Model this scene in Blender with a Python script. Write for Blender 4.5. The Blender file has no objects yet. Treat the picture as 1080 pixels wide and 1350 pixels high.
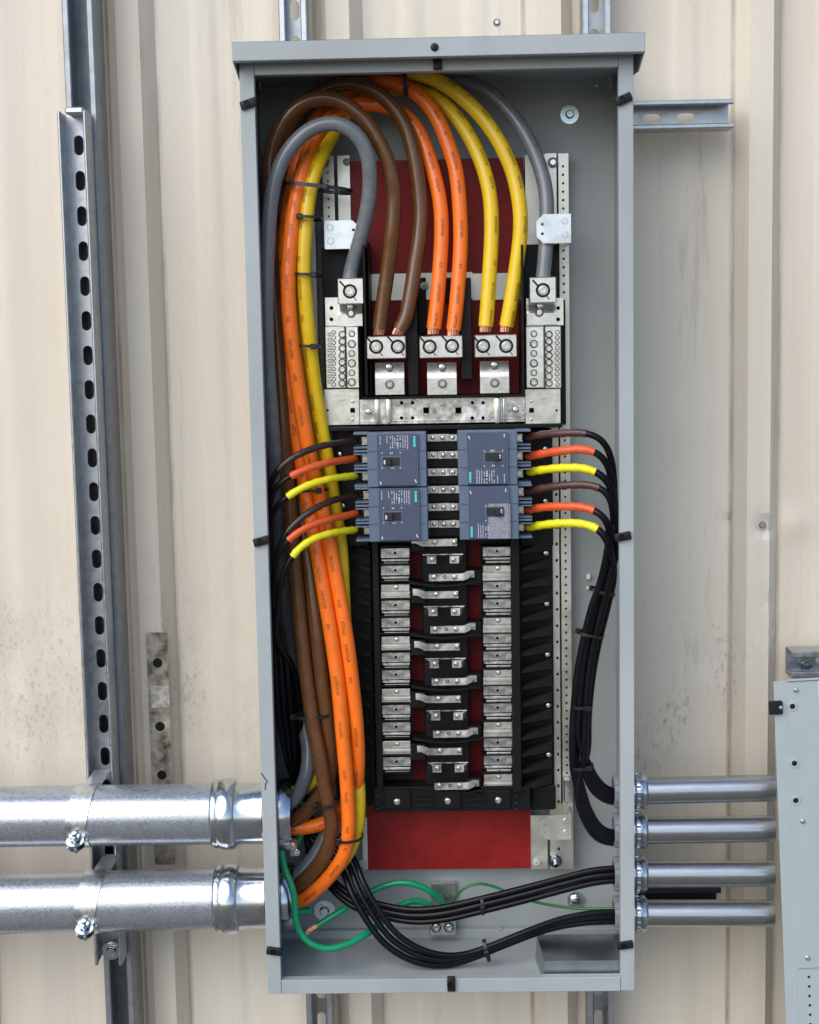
import bpy, bmesh, math, random
from mathutils import Vector, Matrix
random.seed(7)
sc = bpy.context.scene
R = math.radians
# ---------------------------------------------------------------- camera, world, sun, exposure
CAM = Vector((-0.0004, -2.0046, 0.9145))
YAW, PIT, ROLL, F = -0.0226, -0.1134, -0.0188, 1947.57
fwd = Vector((math.sin(YAW) * math.cos(PIT), math.cos(YAW) * math.cos(PIT), math.sin(PIT)))
_r = Vector((math.cos(YAW), -math.sin(YAW), 0)); _u = _r.cross(fwd)
right = _r * math.cos(ROLL) + _u * math.sin(ROLL)
up = -_r * math.sin(ROLL) + _u * math.cos(ROLL)
cd = bpy.data.cameras.new('camera'); cam = bpy.data.objects.new('camera', cd)
sc.collection.objects.link(cam); sc.camera = cam
cd.sensor_fit = 'HORIZONTAL'; cd.sensor_width = 36; cd.lens = F / 1080 * 36
cd.clip_start = 0.05; cd.clip_end = 2000
cam.matrix_world = Matrix(((right.x, up.x, -fwd.x, CAM.x), (right.y, up.y, -fwd.y, CAM.y), (right.z, up.z, -fwd.z, CAM.z), (0, 0, 0, 1)))

SUN_EL, SUN_AZ = R(38), R(213)          # azimuth clockwise from +Y seen from above
w = bpy.data.worlds.new('World'); sc.world = w; w.use_nodes = True
nt = w.node_tree; bg = nt.nodes['Background']
sky = nt.nodes.new('ShaderNodeTexSky'); sky.sky_type = 'NISHITA'; sky.sun_disc = False
sky.sun_elevation = SUN_EL; sky.sun_rotation = SUN_AZ; sky.dust_density = 1.2; sky.ozone_density = 2.5
nt.links.new(sky.outputs[0], bg.inputs[0]); bg.inputs[1].default_value = 0.13
sd = bpy.data.lights.new('sun', 'SUN'); sd.energy = 1.75; sd.angle = R(62); sd.color = (1, .95, .88)
so = bpy.data.objects.new('sun', sd); sc.collection.objects.link(so)
sv = Vector((math.sin(SUN_AZ) * math.cos(SUN_EL), math.cos(SUN_AZ) * math.cos(SUN_EL), math.sin(SUN_EL)))
so.rotation_euler = sv.to_track_quat('Z', 'Y').to_euler()
sc.view_settings.view_transform = 'Standard'; sc.view_settings.look = 'None'
sc.view_settings.gamma = 1; sc.view_settings.use_curve_mapping = False
sc.view_settings.exposure = 0.5

# ---------------------------------------------------------------- measuring helpers
def P(px, py, Y):
    """point of the photograph at depth Y, in metres"""
    d = fwd + right * ((px - 540) / F) + up * ((675 - py) / F)
    return CAM + d * ((Y - CAM.y) / d.y)
def S(Y): return (Y - CAM.y) / F         # metres per pixel at depth Y

# ---------------------------------------------------------------- materials
def mat(name, col, rough=.5, metal=0., var=.0, vs=40., bump=0., bs=200., col2=None, rv=0., coat=0., stretch=None, spec=.5):
    m = bpy.data.materials.new(name); m.use_nodes = True
    n = m.node_tree.nodes; l = m.node_tree.links; b = n['Principled BSDF']
    b.inputs['Base Color'].default_value = (*col, 1); b.inputs['Roughness'].default_value = rough
    b.inputs['Metallic'].default_value = metal; b.inputs['Coat Weight'].default_value = coat
    b.inputs['Specular IOR Level'].default_value = spec
    if var or bump or rv:
        tc = n.new('ShaderNodeTexCoord'); mp = n.new('ShaderNodeMapping'); l.new(tc.outputs['Object'], mp.inputs[0])
        if stretch: mp.inputs['Scale'].default_value = stretch
    if var or rv:
        t = n.new('ShaderNodeTexNoise'); t.inputs['Scale'].default_value = vs; t.inputs['Detail'].default_value = 6; t.inputs['Roughness'].default_value = .62
        l.new(mp.outputs[0], t.inputs[0])
        rp = n.new('ShaderNodeValToRGB'); l.new(t.outputs[0], rp.inputs[0])
        c2 = col2 or tuple(max(0, c * (1 - var)) for c in col)
        rp.color_ramp.elements[0].position = .33; rp.color_ramp.elements[1].position = .67
        rp.color_ramp.elements[0].color = (*c2, 1); rp.color_ramp.elements[1].color = (*(min(1, c * (1 + var * .5)) for c in col), 1)
        if var: l.new(rp.outputs[0], b.inputs['Base Color'])
        if rv:
            mr = n.new('ShaderNodeMapRange'); l.new(t.outputs[0], mr.inputs[0])
            mr.inputs[1].default_value = .3; mr.inputs[2].default_value = .7
            mr.inputs[3].default_value = max(.02, rough - rv); mr.inputs[4].default_value = min(1, rough + rv)
            l.new(mr.outputs[0], b.inputs['Roughness'])
    if bump:
        t2 = n.new('ShaderNodeTexNoise'); t2.inputs['Scale'].default_value = bs; t2.inputs['Detail'].default_value = 3
        l.new(mp.outputs[0], t2.inputs[0])
        bp = n.new('ShaderNodeBump'); bp.inputs['Strength'].default_value = bump; bp.inputs['Distance'].default_value = .001
        l.new(t2.outputs[0], bp.inputs['Height']); l.new(bp.outputs[0], b.inputs['Normal'])
    return m

def wall_mat(name, seedoff, base):
    m = bpy.data.materials.new(name); m.use_nodes = True
    n = m.node_tree.nodes; l = m.node_tree.links; b = n['Principled BSDF']; b.inputs['Roughness'].default_value = .48
    tc = n.new('ShaderNodeTexCoord')
    def noise(scale, st, detail=5, rough=.6):
        mp = n.new('ShaderNodeMapping'); mp.inputs['Scale'].default_value = st; mp.inputs['Location'].default_value = (seedoff, 0, seedoff)
        l.new(tc.outputs['Object'], mp.inputs[0]); t = n.new('ShaderNodeTexNoise')
        t.inputs['Scale'].default_value = scale; t.inputs['Detail'].default_value = detail; t.inputs['Roughness'].default_value = rough
        l.new(mp.outputs[0], t.inputs[0]); return t.outputs[0]
    def ramp(src, a, c, va=0, vb=1):
        r = n.new('ShaderNodeMapRange'); r.inputs[1].default_value = a; r.inputs[2].default_value = c
        r.inputs[3].default_value = va; r.inputs[4].default_value = vb; l.new(src, r.inputs[0]); return r.outputs[0]
    def mix(f, c1, c2):
        x = n.new('ShaderNodeMix'); x.data_type = 'RGBA'; l.new(f, x.inputs[0])
        for i, c in ((6, c1), (7, c2)):
            if isinstance(c, tuple): x.inputs[i].default_value = (*c, 1)
            else: l.new(c, x.inputs[i])
        return x.outputs[2]
    def mul(a, b_):
        x = n.new('ShaderNodeMath'); x.operation = 'MULTIPLY'; l.new(a, x.inputs[0])
        if isinstance(b_, (int, float)): x.inputs[1].default_value = b_
        else: l.new(b_, x.inputs[1])
        return x.outputs[0]
    c = mix(ramp(noise(3.2, (1, 1, .35)), .35, .65), base, tuple(v * f for v, f in zip(base, (.95, .92, .88))))
    c = mix(ramp(noise(60, (1, 1, .02), 5, .7), .46, .74, 0, .42), c, tuple(v * f for v, f in zip(base, (.84, .81, .78))))   # rain streaks
    sp = n.new('ShaderNodeSeparateXYZ'); l.new(tc.outputs['Object'], sp.inputs[0])
    zone = mul(ramp(sp.outputs[2], .92, 1.06), ramp(sp.outputs[2], 1.42, 1.22))                                            # splash band
    pat = mul(mul(zone, ramp(sp.outputs[0], .20, .30, 1, .22)), ramp(noise(7, (1, 1, .6), 3), .42, .6))
    grime = mul(pat, ramp(noise(210, (1, 1, .55), 4, .7), .555, .65, 0, .45))
    c = mix(mul(pat, .22), c, (.30, .26, .21))
    c = mix(grime, c, (.15, .12, .09))
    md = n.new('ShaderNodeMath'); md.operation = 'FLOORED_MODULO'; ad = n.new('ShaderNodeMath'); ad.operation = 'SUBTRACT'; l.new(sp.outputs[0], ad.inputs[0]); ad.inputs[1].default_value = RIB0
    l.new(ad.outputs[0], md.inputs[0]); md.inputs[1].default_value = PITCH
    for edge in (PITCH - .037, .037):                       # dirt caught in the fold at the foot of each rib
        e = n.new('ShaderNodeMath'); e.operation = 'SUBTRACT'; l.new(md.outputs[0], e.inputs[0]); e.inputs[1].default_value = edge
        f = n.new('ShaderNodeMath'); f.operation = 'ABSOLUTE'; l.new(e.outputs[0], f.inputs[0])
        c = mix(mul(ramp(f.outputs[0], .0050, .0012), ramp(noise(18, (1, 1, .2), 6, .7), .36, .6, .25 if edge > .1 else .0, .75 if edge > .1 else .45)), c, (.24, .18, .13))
    spk = ramp(noise(330, (1, 1, .8), 2), .735, .77, 0, .6)
    c = mix(spk, c, (.2, .17, .13))
    c = mix(ramp(noise(12, (1, 1, .10), 6, .75), .62, .72, 0, .5), c, (.40, .31, .21)); c = mix(ramp(noise(75, (1, 1, .02), 4, .8), .62, .70, 0, .35), c, (.45, .41, .36)); c = mix(ramp(noise(420, (1, .5, .35), 4, .8), .60, .72, 0, .45), c, (.33, .28, .22))                                  # tan runs
    for (px, py), rad, col_, st in (((882, 946), .030, (.13, .09, .06), (1, 1, .45)), ((905, 935), .018, (.14, .10, .07), (1, 1, .4)), ((955, 880), .09, (.20, .15, .11), (2.6, 1, .8)), ((935, 850), .10, (.50, .44, .37), (1, 1, 1)), ((1017, 850), .05, (.14, .10, .07), (3, 1, .7)), ((70, 880), .11, (.34, .29, .24), (1, 1, .7)), ((30, 960), .07, (.36, .31, .26), (1, 1, .6)), ((850, 1000), .05, (.30, .25, .2), (1, 1, .6)), ((1060, 640), .06, (.58, .51, .40), (1, 1, .6)), ((250, 905), .05, (.30, .25, .2), (1, 1, .5))):
        q = P(px, py, .29); q = Vector((q.x, 0, q.z + .75))
        vm = n.new('ShaderNodeVectorMath'); vm.operation = 'SUBTRACT'; l.new(tc.outputs['Object'], vm.inputs[0]); vm.inputs[1].default_value = q
        v2 = n.new('ShaderNodeVectorMath'); v2.operation = 'MULTIPLY'; l.new(vm.outputs[0], v2.inputs[0]); v2.inputs[1].default_value = (st[0], 0, st[2])
        v3 = n.new('ShaderNodeVectorMath'); v3.operation = 'LENGTH'; l.new(v2.outputs[0], v3.inputs[0])
        c = mix(mul(ramp(v3.outputs['Value'], rad, rad * .2), ramp(noise(130, (1, 1, .5), 5, .75), .52, .66, .0, .6)), c, col_)
    l.new(c, b.inputs['Base Color'])
    bp = n.new('ShaderNodeBump'); bp.inputs['Strength'].default_value = .15; bp.inputs['Distance'].default_value = .002
    l.new(noise(60, (1, 1, .4)), bp.inputs['Height']); l.new(bp.outputs[0], b.inputs['Normal'])
    return m

def galv(name, col=(.62, .64, .66), rough=.32, spangle=.12, scale=170., bump=.12, bs=320, bd=.0006, metal=1.):
    """hot-dip zinc: voronoi spangle in colour and gloss"""
    m = bpy.data.materials.new(name); m.use_nodes = True
    n = m.node_tree.nodes; l = m.node_tree.links; b = n['Principled BSDF']
    b.inputs['Metallic'].default_value = metal
    tc = n.new('ShaderNodeTexCoord'); v = n.new('ShaderNodeTexVoronoi'); v.inputs['Scale'].default_value = scale
    l.new(tc.outputs['Object'], v.inputs[0])
    t = n.new('ShaderNodeTexNoise'); t.inputs['Scale'].default_value = 22; t.inputs['Detail'].default_value = 7; l.new(tc.outputs['Object'], t.inputs[0])
    sp = n.new('ShaderNodeSeparateColor'); l.new(v.outputs['Color'], sp.inputs[0])
    ad = n.new('ShaderNodeMath'); ad.operation = 'ADD'; l.new(sp.outputs[0], ad.inputs[0]); l.new(t.outputs[0], ad.inputs[1])
    rp = n.new('ShaderNodeMapRange'); rp.inputs[1].default_value = .3; rp.inputs[2].default_value = 1.6
    rp.inputs[3].default_value = rough - spangle * .7; rp.inputs[4].default_value = rough + spangle; l.new(ad.outputs[0], rp.inputs[0])
    l.new(rp.outputs[0], b.inputs['Roughness'])
    cr = n.new('ShaderNodeMix'); cr.data_type = 'RGBA'; l.new(ad.outputs[0], cr.inputs[0])
    cr.inputs[6].default_value = (*(c * .78 for c in col), 1); cr.inputs[7].default_value = (*(min(1, c * 1.12) for c in col), 1)
    l.new(cr.outputs[2], b.inputs['Base Color'])
    if bump:
        bp = n.new('ShaderNodeBump'); bp.inputs['Strength'].default_value = bump; bp.inputs['Distance'].default_value = bd
        t3 = n.new('ShaderNodeTexNoise'); t3.inputs['Scale'].default_value = bs; t3.inputs['Detail'].default_value = 2; l.new(tc.outputs['Object'], t3.inputs[0])
        l.new(t3.outputs[0], bp.inputs['Height']); l.new(bp.outputs[0], b.inputs['Normal'])
    return m

def cable_mat(name, col, rough, printed=False, var=.12, u0=.0):
    """smooth insulation; printed legend runs along the length (u round the cable, v metres)"""
    m = mat(name, col, rough, 0, var, 55, .25, 60, coat=.1, rv=.12)
    if printed:
        n = m.node_tree.nodes; l = m.node_tree.links; b = n['Principled BSDF']
        src = b.inputs['Base Color'].links[0].from_socket
        uv = n.new('ShaderNodeUVMap'); sp = n.new('ShaderNodeSeparateXYZ'); l.new(uv.outputs[0], sp.inputs[0])
        def M(op, a, b_=None, c=None):
            x = n.new('ShaderNodeMath'); x.operation = op
            for i, q in enumerate((a, b_, c)):
                if q is None: continue
                if isinstance(q, (int, float)): x.inputs[i].default_value = q
                else: l.new(q, x.inputs[i])
            return x.outputs[0]
        du = M('ABSOLUTE', M('SUBTRACT', M('FRACT', M('ADD', sp.outputs[0], .5 - u0)), .5))
        band = M('LESS_THAN', du, .038)
        cb = n.new('ShaderNodeCombineXYZ'); l.new(M('MULTIPLY', sp.outputs[1], 1000), cb.inputs[0]); l.new(M('MULTIPLY', sp.outputs[0], 42), cb.inputs[1])
        t = n.new('ShaderNodeTexNoise'); t.inputs['Scale'].default_value = 1; t.inputs['Detail'].default_value = 1; l.new(cb.outputs[0], t.inputs[0])
        ink = M('GREATER_THAN', t.outputs[0], .5)
        t2 = n.new('ShaderNodeTexNoise'); t2.noise_dimensions = '1D'; t2.inputs['Scale'].default_value = 32; t2.inputs['Detail'].default_value = 0
        l.new(sp.outputs[1], t2.inputs['W']); on = M('GREATER_THAN', t2.outputs[0], .54)
        f = M('MULTIPLY', M('MULTIPLY', M('MULTIPLY', band, ink), on), .85)
        x = n.new('ShaderNodeMix'); x.data_type = 'RGBA'; l.new(f, x.inputs[0]); l.new(src, x.inputs[6]); x.inputs[7].default_value = (.03, .02, .015, 1)
        l.new(x.outputs[2], b.inputs['Base Color'])
    return m

M = dict(
 paint=mat('grey_paint', (.365, .40, .405), .42, 0, .13, 7, .12, 500, rv=.11, stretch=(1, 1, .5)),
 paint2=mat('grey_paint_cover', (.38, .435, .445), .45, 0, .05, 10, .10, 500),
 galv=galv('galvanised'), pipe=galv('galvanised_pipe', (.40, .43, .475), .25, .08, 320, .28, 300, .0006, .72), strut=galv('strut_zinc', (.44, .46, .48), .38, .10, 120, .10),
 zinc=galv('bright_zinc', (.50, .54, .57), .17, .06, 60, .05), emt=mat('conduit_steel', (.44, .455, .47), .24, .95, .14, 30, .05, 150, rv=.08, stretch=(.15, 1, 1)),
 tin=mat('tin_plate', (.83, .81, .74), .34, 1, .14, 45, .15, 160, rv=.12), tin2=mat('tin_plate_dull', (.75, .735, .69), .33, 1, .5, 60, .2, 160, rv=.15),
 rail=mat('rail_steel', (.80, .78, .70), .42, 1, .12, 22, .08, 200, rv=.08), lug=mat('lug_aluminium', (.76, .75, .71), .30, 1, .12, 70, .12, 200, rv=.08),
 screw=mat('screw_steel', (.78, .78, .76), .22, 1, .2, 200), hole=mat('socket_dark', (.012, .012, .012), .6, spec=.15),
 black=mat('black_moulding', (.007, .007, .0075), .45, 0, .3, 60, .15, 300, spec=.22), clip=mat('black_clip', (.012, .012, .013), .5, 0, .2, 90, spec=.3),
 tie=mat('nylon_tie', (.012, .012, .013), .35), red=mat('red_insulator', (.25, .010, .009), .46, 0, .3, 11, .25, 120, rv=.14, spec=.3),
 rubber=mat('black_wire_jacket', (.006, .006, .008), .28, 0, .2, 60, spec=.24),
 brown=cable_mat('brown_jacket', (.125, .052, .018), .22, False, .10), grey=cable_mat('grey_jacket', (.165, .18, .195), .26, False, .12),
 orange=cable_mat('orange_jacket', (.95, .18, .010), .34, True, .07, .02), yellow=cable_mat('yellow_jacket', (.80, .53, .010), .34, True, .07, .10),
 orangetape=mat('orange_tape', (.70, .10, .025), .42, 0, .12, 60, .5, 120), yellowtape=mat('yellow_tape', (.80, .74, .01), .42, 0, .08, 60, .5, 120),
 browntape=mat('brown_tape', (.075, .035, .028), .40, 0, .12, 60, .5, 120), darktape=mat('dark_brown_tape', (.035, .018, .014), .35, 0, .12, 60, .4, 120),
 green=cable_mat('green_jacket', (.004, .30, .125), .30, False, .12), dgreen=cable_mat('dark_green_jacket', (.006, .15, .035), .30, False, .1),
 copper=mat('bare_copper', (.72, .33, .19), .32, 1, .3, 300, .6, 500),
 bluegrey=mat('breaker_case', (.108, .148, .215), .45, 0, .06, 30, .06, 400), slate=mat('breaker_cover', (.062, .080, .130), .42, 0, .08, 22, .06, 400),
 toggle=mat('breaker_toggle', (.02, .02, .022), .35), white=mat('white_print', (.62, .64, .68), .5), teal=mat('teal_print', (.10, .72, .70), .5), dim=mat('grey_print', (.22, .25, .32), .5),
 bush=mat('grey_bushing', (.20, .205, .25), .45, 0, .1, 60), nylon=mat('nylon_rivet', (.45, .44, .42), .4), seal=mat('rubber_ring', (.01, .01, .011), .6),
 rust=mat('weathered_strip', (.42, .37, .30), .65, .15, .6, 38, 1., 70, col2=(.05, .036, .026)), dark=mat('dark_steel', (.34, .36, .385), .42, .8, .2, 40, .1, 200),
 tag=mat('white_sticker', (.8, .8, .79), .5), sheet=mat('cut_sheet', (.42, .47, .48), .36, 1, .2, 20, .05, 200),
 ground=mat('gravel_ground', (.17, .16, .145), .9, 0, .35, 6, .6, 60),
)
RIB0 = P(190, 600, .262).x; PITCH = (P(1000, 600, .262).x - RIB0) / 3
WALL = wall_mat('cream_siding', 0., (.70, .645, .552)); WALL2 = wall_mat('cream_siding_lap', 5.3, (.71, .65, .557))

# ---------------------------------------------------------------- object helpers
COL = sc.collection
def props(o, label=None, cat=None, group=None, kind=None):
    if label: o['label'] = label
    if cat: o['category'] = cat
    if group: o['group'] = group
    if kind: o['kind'] = kind
    return o
def thing(name, label, cat, loc, group=None):
    o = bpy.data.objects.new(name, None); o.empty_display_size = .02; COL.objects.link(o); o.location = loc
    o['root'] = list(loc); return props(o, label, cat, group)
def root_of(o):
    v = Vector((0, 0, 0)); q = o
    while q is not None: v += q.location; q = q.parent
    return v
def obj(name, bm, m, parent=None, smooth=False, ang=35, loc=None):
    """mesh is written in world coordinates, then moved into the frame of its parent (or of loc)"""
    org = root_of(parent) if parent else (Vector(loc) if loc is not None else Vector((0, 0, 0)))
    here = Vector(loc) if (parent and loc is not None) else org
    bmesh.ops.translate(bm, verts=bm.verts, vec=-here)
    bmesh.ops.recalc_face_normals(bm, faces=bm.faces)
    me = bpy.data.meshes.new(name); bm.to_mesh(me); bm.free()
    if smooth:
        me.polygons.foreach_set('use_smooth', [True] * len(me.polygons)); me.set_sharp_from_angle(angle=R(ang))
    me.materials.append(m)
    o = bpy.data.objects.new(name, me); COL.objects.link(o)
    if parent: o.parent = parent; o.location = here - org
    else: o.location = here
    return o
def single(name, label, cat, bm, m, group=None, smooth=True, loc=None, ang=35):
    if loc is None:
        bmesh.ops.recalc_face_normals(bm, faces=bm.faces)
        lo = Vector([min(v.co[i] for v in bm.verts) for i in range(3)]); hi = Vector([max(v.co[i] for v in bm.verts) for i in range(3)])
        loc = Vector(((lo.x + hi.x) / 2, (lo.y + hi.y) / 2, lo.z))
    return props(obj(name, bm, m, None, smooth, ang, loc), label, cat, group)
def copy_tree(o, parent=None):
    c = o.copy(); COL.objects.link(c)
    if parent: c.parent = parent
    for ch in list(o.children): copy_tree(ch, c)
    return c
B = bmesh.new
def box(bm, x0, x1, y0, y1, z0, z1, bev=0., seg=1, Mx=None):
    r = bmesh.ops.create_cube(bm, size=1); vs = r['verts']
    c = Vector(((x0 + x1) / 2, (y0 + y1) / 2, (z0 + z1) / 2))
    bmesh.ops.scale(bm, verts=vs, vec=(abs(x1 - x0), abs(y1 - y0), abs(z1 - z0)))
    if bev:
        es = list({e for v in vs for e in v.link_edges})
        vs = bmesh.ops.bevel(bm, geom=es, offset=bev, segments=seg, affect='EDGES', profile=.5)['verts']
    if Mx is not None: bmesh.ops.transform(bm, matrix=Mx, verts=vs)
    bmesh.ops.translate(bm, verts=vs, vec=c)
    return bm
def ext(x0, y0, x1, y1, Y):
    """axis-aligned X and Z extent of a pixel rectangle standing at depth Y"""
    xm, ym = (x0 + x1) / 2, (y0 + y1) / 2
    return P(x0, ym, Y).x, P(x1, ym, Y).x, P(xm, y1, Y).z, P(xm, y0, Y).z
def bxp(bm, x0, y0, x1, y1, Y, dep, bev=0., seg=1, Mx=None):
    a, b, c, d = ext(x0, y0, x1, y1, Y)
    return box(bm, a, b, Y, Y + dep, c, d, bev, seg, Mx)
def frame(ax):
    ax = Vector(ax).normalized(); t = Vector((0, 0, 1)) if abs(ax.z) < .9 else Vector((1, 0, 0))
    a = ax.cross(t).normalized(); return ax, a, ax.cross(a)
def lathe(bm, p0, ax, prof, n=20, squash=None):
    """prof = [(distance along axis, radius)]; radius 0 closes"""
    ax, a, b = frame(ax); p0 = Vector(p0); rings = []
    for t, r in prof:
        if r <= 1e-7: rings.append([bm.verts.new(p0 + ax * t)])
        else: rings.append([bm.verts.new(p0 + ax * t + (a * math.cos(2 * math.pi * i / n) + b * math.sin(2 * math.pi * i / n)) * r) for i in range(n)])
    for A, C in zip(rings, rings[1:]):
        for i in range(n):
            j = (i + 1) % n
            if len(A) == 1 and len(C) == 1: break
            if len(A) == 1: bm.faces.new((A[0], C[i], C[j]))
            elif len(C) == 1: bm.faces.new((A[i], A[j], C[0]))
            else: bm.faces.new((A[i], A[j], C[j], C[i]))
    return bm
def cyl(bm, p0, p1, r, n=16, bev=0.):
    d = Vector(p1) - Vector(p0); L = d.length
    if bev: return lathe(bm, p0, d, [(0, 0), (0, r - bev), (bev, r), (L - bev, r), (L, r - bev), (L, 0)], n)
    return lathe(bm, p0, d, [(0, 0), (0, r), (L, r), (L, 0)], n)
def spline(pts, step=.006):
    pts = [Vector(p) for p in pts]; out = []
    q = [2 * pts[0] - pts[1]] + pts + [2 * pts[-1] - pts[-2]]
    for i in range(1, len(q) - 2):
        p0, p1, p2, p3 = q[i - 1:i + 3]; t0 = 0.
        d = [max(1e-6, (a - b).length) ** .5 for a, b in ((p0, p1), (p1, p2), (p2, p3))]
        t1 = d[0]; t2 = t1 + d[1]; t3 = t2 + d[2]
        k = max(2, int((p2 - p1).length / step))
        for s in range(k):
            t = t1 + (t2 - t1) * s / k
            A1 = p0 * ((t1 - t) / (t1 - t0)) + p1 * ((t - t0) / (t1 - t0)); A2 = p1 * ((t2 - t) / (t2 - t1)) + p2 * ((t - t1) / (t2 - t1)); A3 = p2 * ((t3 - t) / (t3 - t2)) + p3 * ((t - t2) / (t3 - t2))
            B1 = A1 * ((t2 - t) / (t2 - t0)) + A2 * ((t - t0) / (t2 - t0)); B2 = A2 * ((t3 - t) / (t3 - t1)) + A3 * ((t - t1) / (t3 - t1))
            out.append(B1 * ((t2 - t) / (t2 - t1)) + B2 * ((t - t1) / (t2 - t1)))
    out.append(pts[-1]); 
    for _ in range(2):
        out = [out[0]] + [(out[i - 1] + out[i] * 2 + out[i + 1]) / 4 for i in range(1, len(out) - 1)] + [out[-1]]
    return out
def tube(bm, path, r, n=16, face=Vector((0, -1, 0)), rf=None):
    uvl = bm.loops.layers.uv.verify(); rings = []; L = 0; Ls = []
    T = (path[1] - path[0]).normalized(); N = (face - T * face.dot(T)).normalized()
    for i, p in enumerate(path):
        t = (path[min(i + 1, len(path) - 1)] - path[max(i - 1, 0)]).normalized()
        N = (N - t * N.dot(t)).normalized()
        if abs(face.dot(t)) < .85: N = (N * .7 + (face - t * face.dot(t)).normalized() * .3).normalized()
        Bn = t.cross(N); rr = rf(i / (len(path) - 1)) if rf else r
        rings.append([bm.verts.new(p + (N * math.cos(2 * math.pi * k / n) + Bn * math.sin(2 * math.pi * k / n)) * rr) for k in range(n)])
        if i: L += (p - path[i - 1]).length
        Ls.append(L)
    for i in range(len(rings) - 1):
        for k in range(n):
            j = (k + 1) % n; f = bm.faces.new((rings[i][k], rings[i][j], rings[i + 1][j], rings[i + 1][k]))
            for lp, uv in zip(f.loops, ((k / n, Ls[i]), ((k + 1) / n, Ls[i]), ((k + 1) / n, Ls[i + 1]), (k / n, Ls[i + 1]))): lp[uvl].uv = uv
    bm.faces.new(rings[0]); bm.faces.new(rings[-1][::-1]); return bm
def circ(cx, cy, r, n=12, sx=1, sy=1): return [(cx + r * sx * math.cos(2 * math.pi * i / n), cy + r * sy * math.sin(2 * math.pi * i / n)) for i in range(n)]
def slot(cx, cy, w_, h_, n=5):
    r = w_ / 2; k = h_ / 2 - r; o = []
    for i in range(n + 1): a = math.pi * i / n; o.append((cx + r * math.cos(a), cy + k + r * math.sin(a)))
    for i in range(n + 1): a = math.pi + math.pi * i / n; o.append((cx + r * math.cos(a), cy - k + r * math.sin(a)))
    return o
def rect(cx, cy, w_, h_): return [(cx - w_ / 2, cy - h_ / 2), (cx + w_ / 2, cy - h_ / 2), (cx + w_ / 2, cy + h_ / 2), (cx - w_ / 2, cy + h_ / 2)]
def plate(bm, outer, holes, o, u, v, th):
    """flat sheet with real holes: outline and holes in (u, v) metres from o, thickness along u x v reversed"""
    o, u, v = Vector(o), Vector(u).normalized(), Vector(v).normalized(); nn = u.cross(v)
    es = []; vs = []
    for lp in [outer] + list(holes):
        a = [bm.verts.new(o + u * p[0] + v * p[1]) for p in lp]; vs += a
        for i in range(len(a)): es.append(bm.edges.new((a[i], a[(i + 1) % len(a)])))
    g = bmesh.ops.triangle_fill(bm, edges=es, use_beauty=True, use_dissolve=False, normal=nn)
    fs = [x for x in g['geom'] if isinstance(x, bmesh.types.BMFace)]
    ex = bmesh.ops.extrude_face_region(bm, geom=fs)
    nv = [x for x in ex['geom'] if isinstance(x, bmesh.types.BMVert)]
    bmesh.ops.translate(bm, verts=nv, vec=nn * th)
    return bm
def perforated(bm, w_, L, holes, o, u, v, th):
    """long strip with a row of holes, one cell per hole: holes = [(centre v, outline)]"""
    holes = sorted(holes, key=lambda q: q[0]); cuts = [0] + [(a[0] + b[0]) / 2 for a, b in zip(holes, holes[1:])] + [L]
    for (c, h), v0, v1 in zip(holes, cuts, cuts[1:]): plate(bm, [(w_[0], v0), (w_[1], v0), (w_[1], v1), (w_[0], v1)], [h], o, u, v, th)
    bmesh.ops.remove_doubles(bm, verts=bm.verts, dist=1e-5)
    return bm
def prism(bm, pts, d):
    """closed polygon of 3D points pushed along d"""
    a = [bm.verts.new(p) for p in pts]; b = [bm.verts.new(Vector(p) + Vector(d)) for p in pts]
    bm.faces.new(a); bm.faces.new(b[::-1])
    for i in range(len(a)): j = (i + 1) % len(a); bm.faces.new((a[i], b[i], b[j], a[j]))
    return bm
# screw heads: one mesh of each kind, unit radius, facing -Y
def _mesh(name, bm, m, ang=30):
    bmesh.ops.recalc_face_normals(bm, faces=bm.faces); me = bpy.data.meshes.new(name); bm.to_mesh(me); bm.free(); me.materials.append(m)
    me.polygons.foreach_set('use_smooth', [True] * len(me.polygons)); me.set_sharp_from_angle(angle=R(ang)); return me
def _pan():
    bm = B(); lathe(bm, (0, 0, 0), (0, -1, 0), [(0, 1), (.25, 1), (.5, .8), (.6, .5), (.6, .22), (.3, .18), (.3, 0)], 14); return bm
def _slot():
    bm = B(); lathe(bm, (0, 0, 0), (0, -1, 0), [(0, 1), (.3, 1), (.42, .85), (.42, 0)], 14)
    box(bm, -.75, .75, -.46, -.38, -.12, .12); return bm
def _hex():
    bm = B(); lathe(bm, (0, 0, 0), (0, -1, 0), [(0, 1.35), (.14, 1.35), (.14, .95)], 16)
    lathe(bm, (0, -.14, 0), (0, -1, 0), [(0, .9), (.55, .9), (.7, .75), (.7, 0)], 6); return bm
def _mark(me, r0, m):
    me.materials.append(m)
    for p in me.polygons:
        c = p.center
        if (c.x ** 2 + c.z ** 2) ** .5 < r0 or (c.x ** 2 + c.z ** 2) ** .5 > .97: p.material_index = 1
    return me
def _sock():
    bm = B(); lathe(bm, (0, 0, 0), (0, -1, 0), [(0, 1.25), (.12, 1.25), (.12, .98), (-.0, .98), (-.0, .86), (.22, .8), (.3, .7), (.3, .42), (-.1, .42), (-.1, 0)], 20); return bm
SM = {'pan': _mesh('pan_screw', _pan(), M['screw']), 'slot': _mesh('slotted_screw', _slot(), M['screw']), 'hex': _mesh('hex_bolt', _hex(), M['screw']), 'sock': _mesh('set_screw', _sock(), M['lug']), 'rivet': _mesh('rivet', _pan(), M['nylon']), 'zhex': _mesh('zinc_bolt', _hex(), M['zinc'])}
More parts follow.
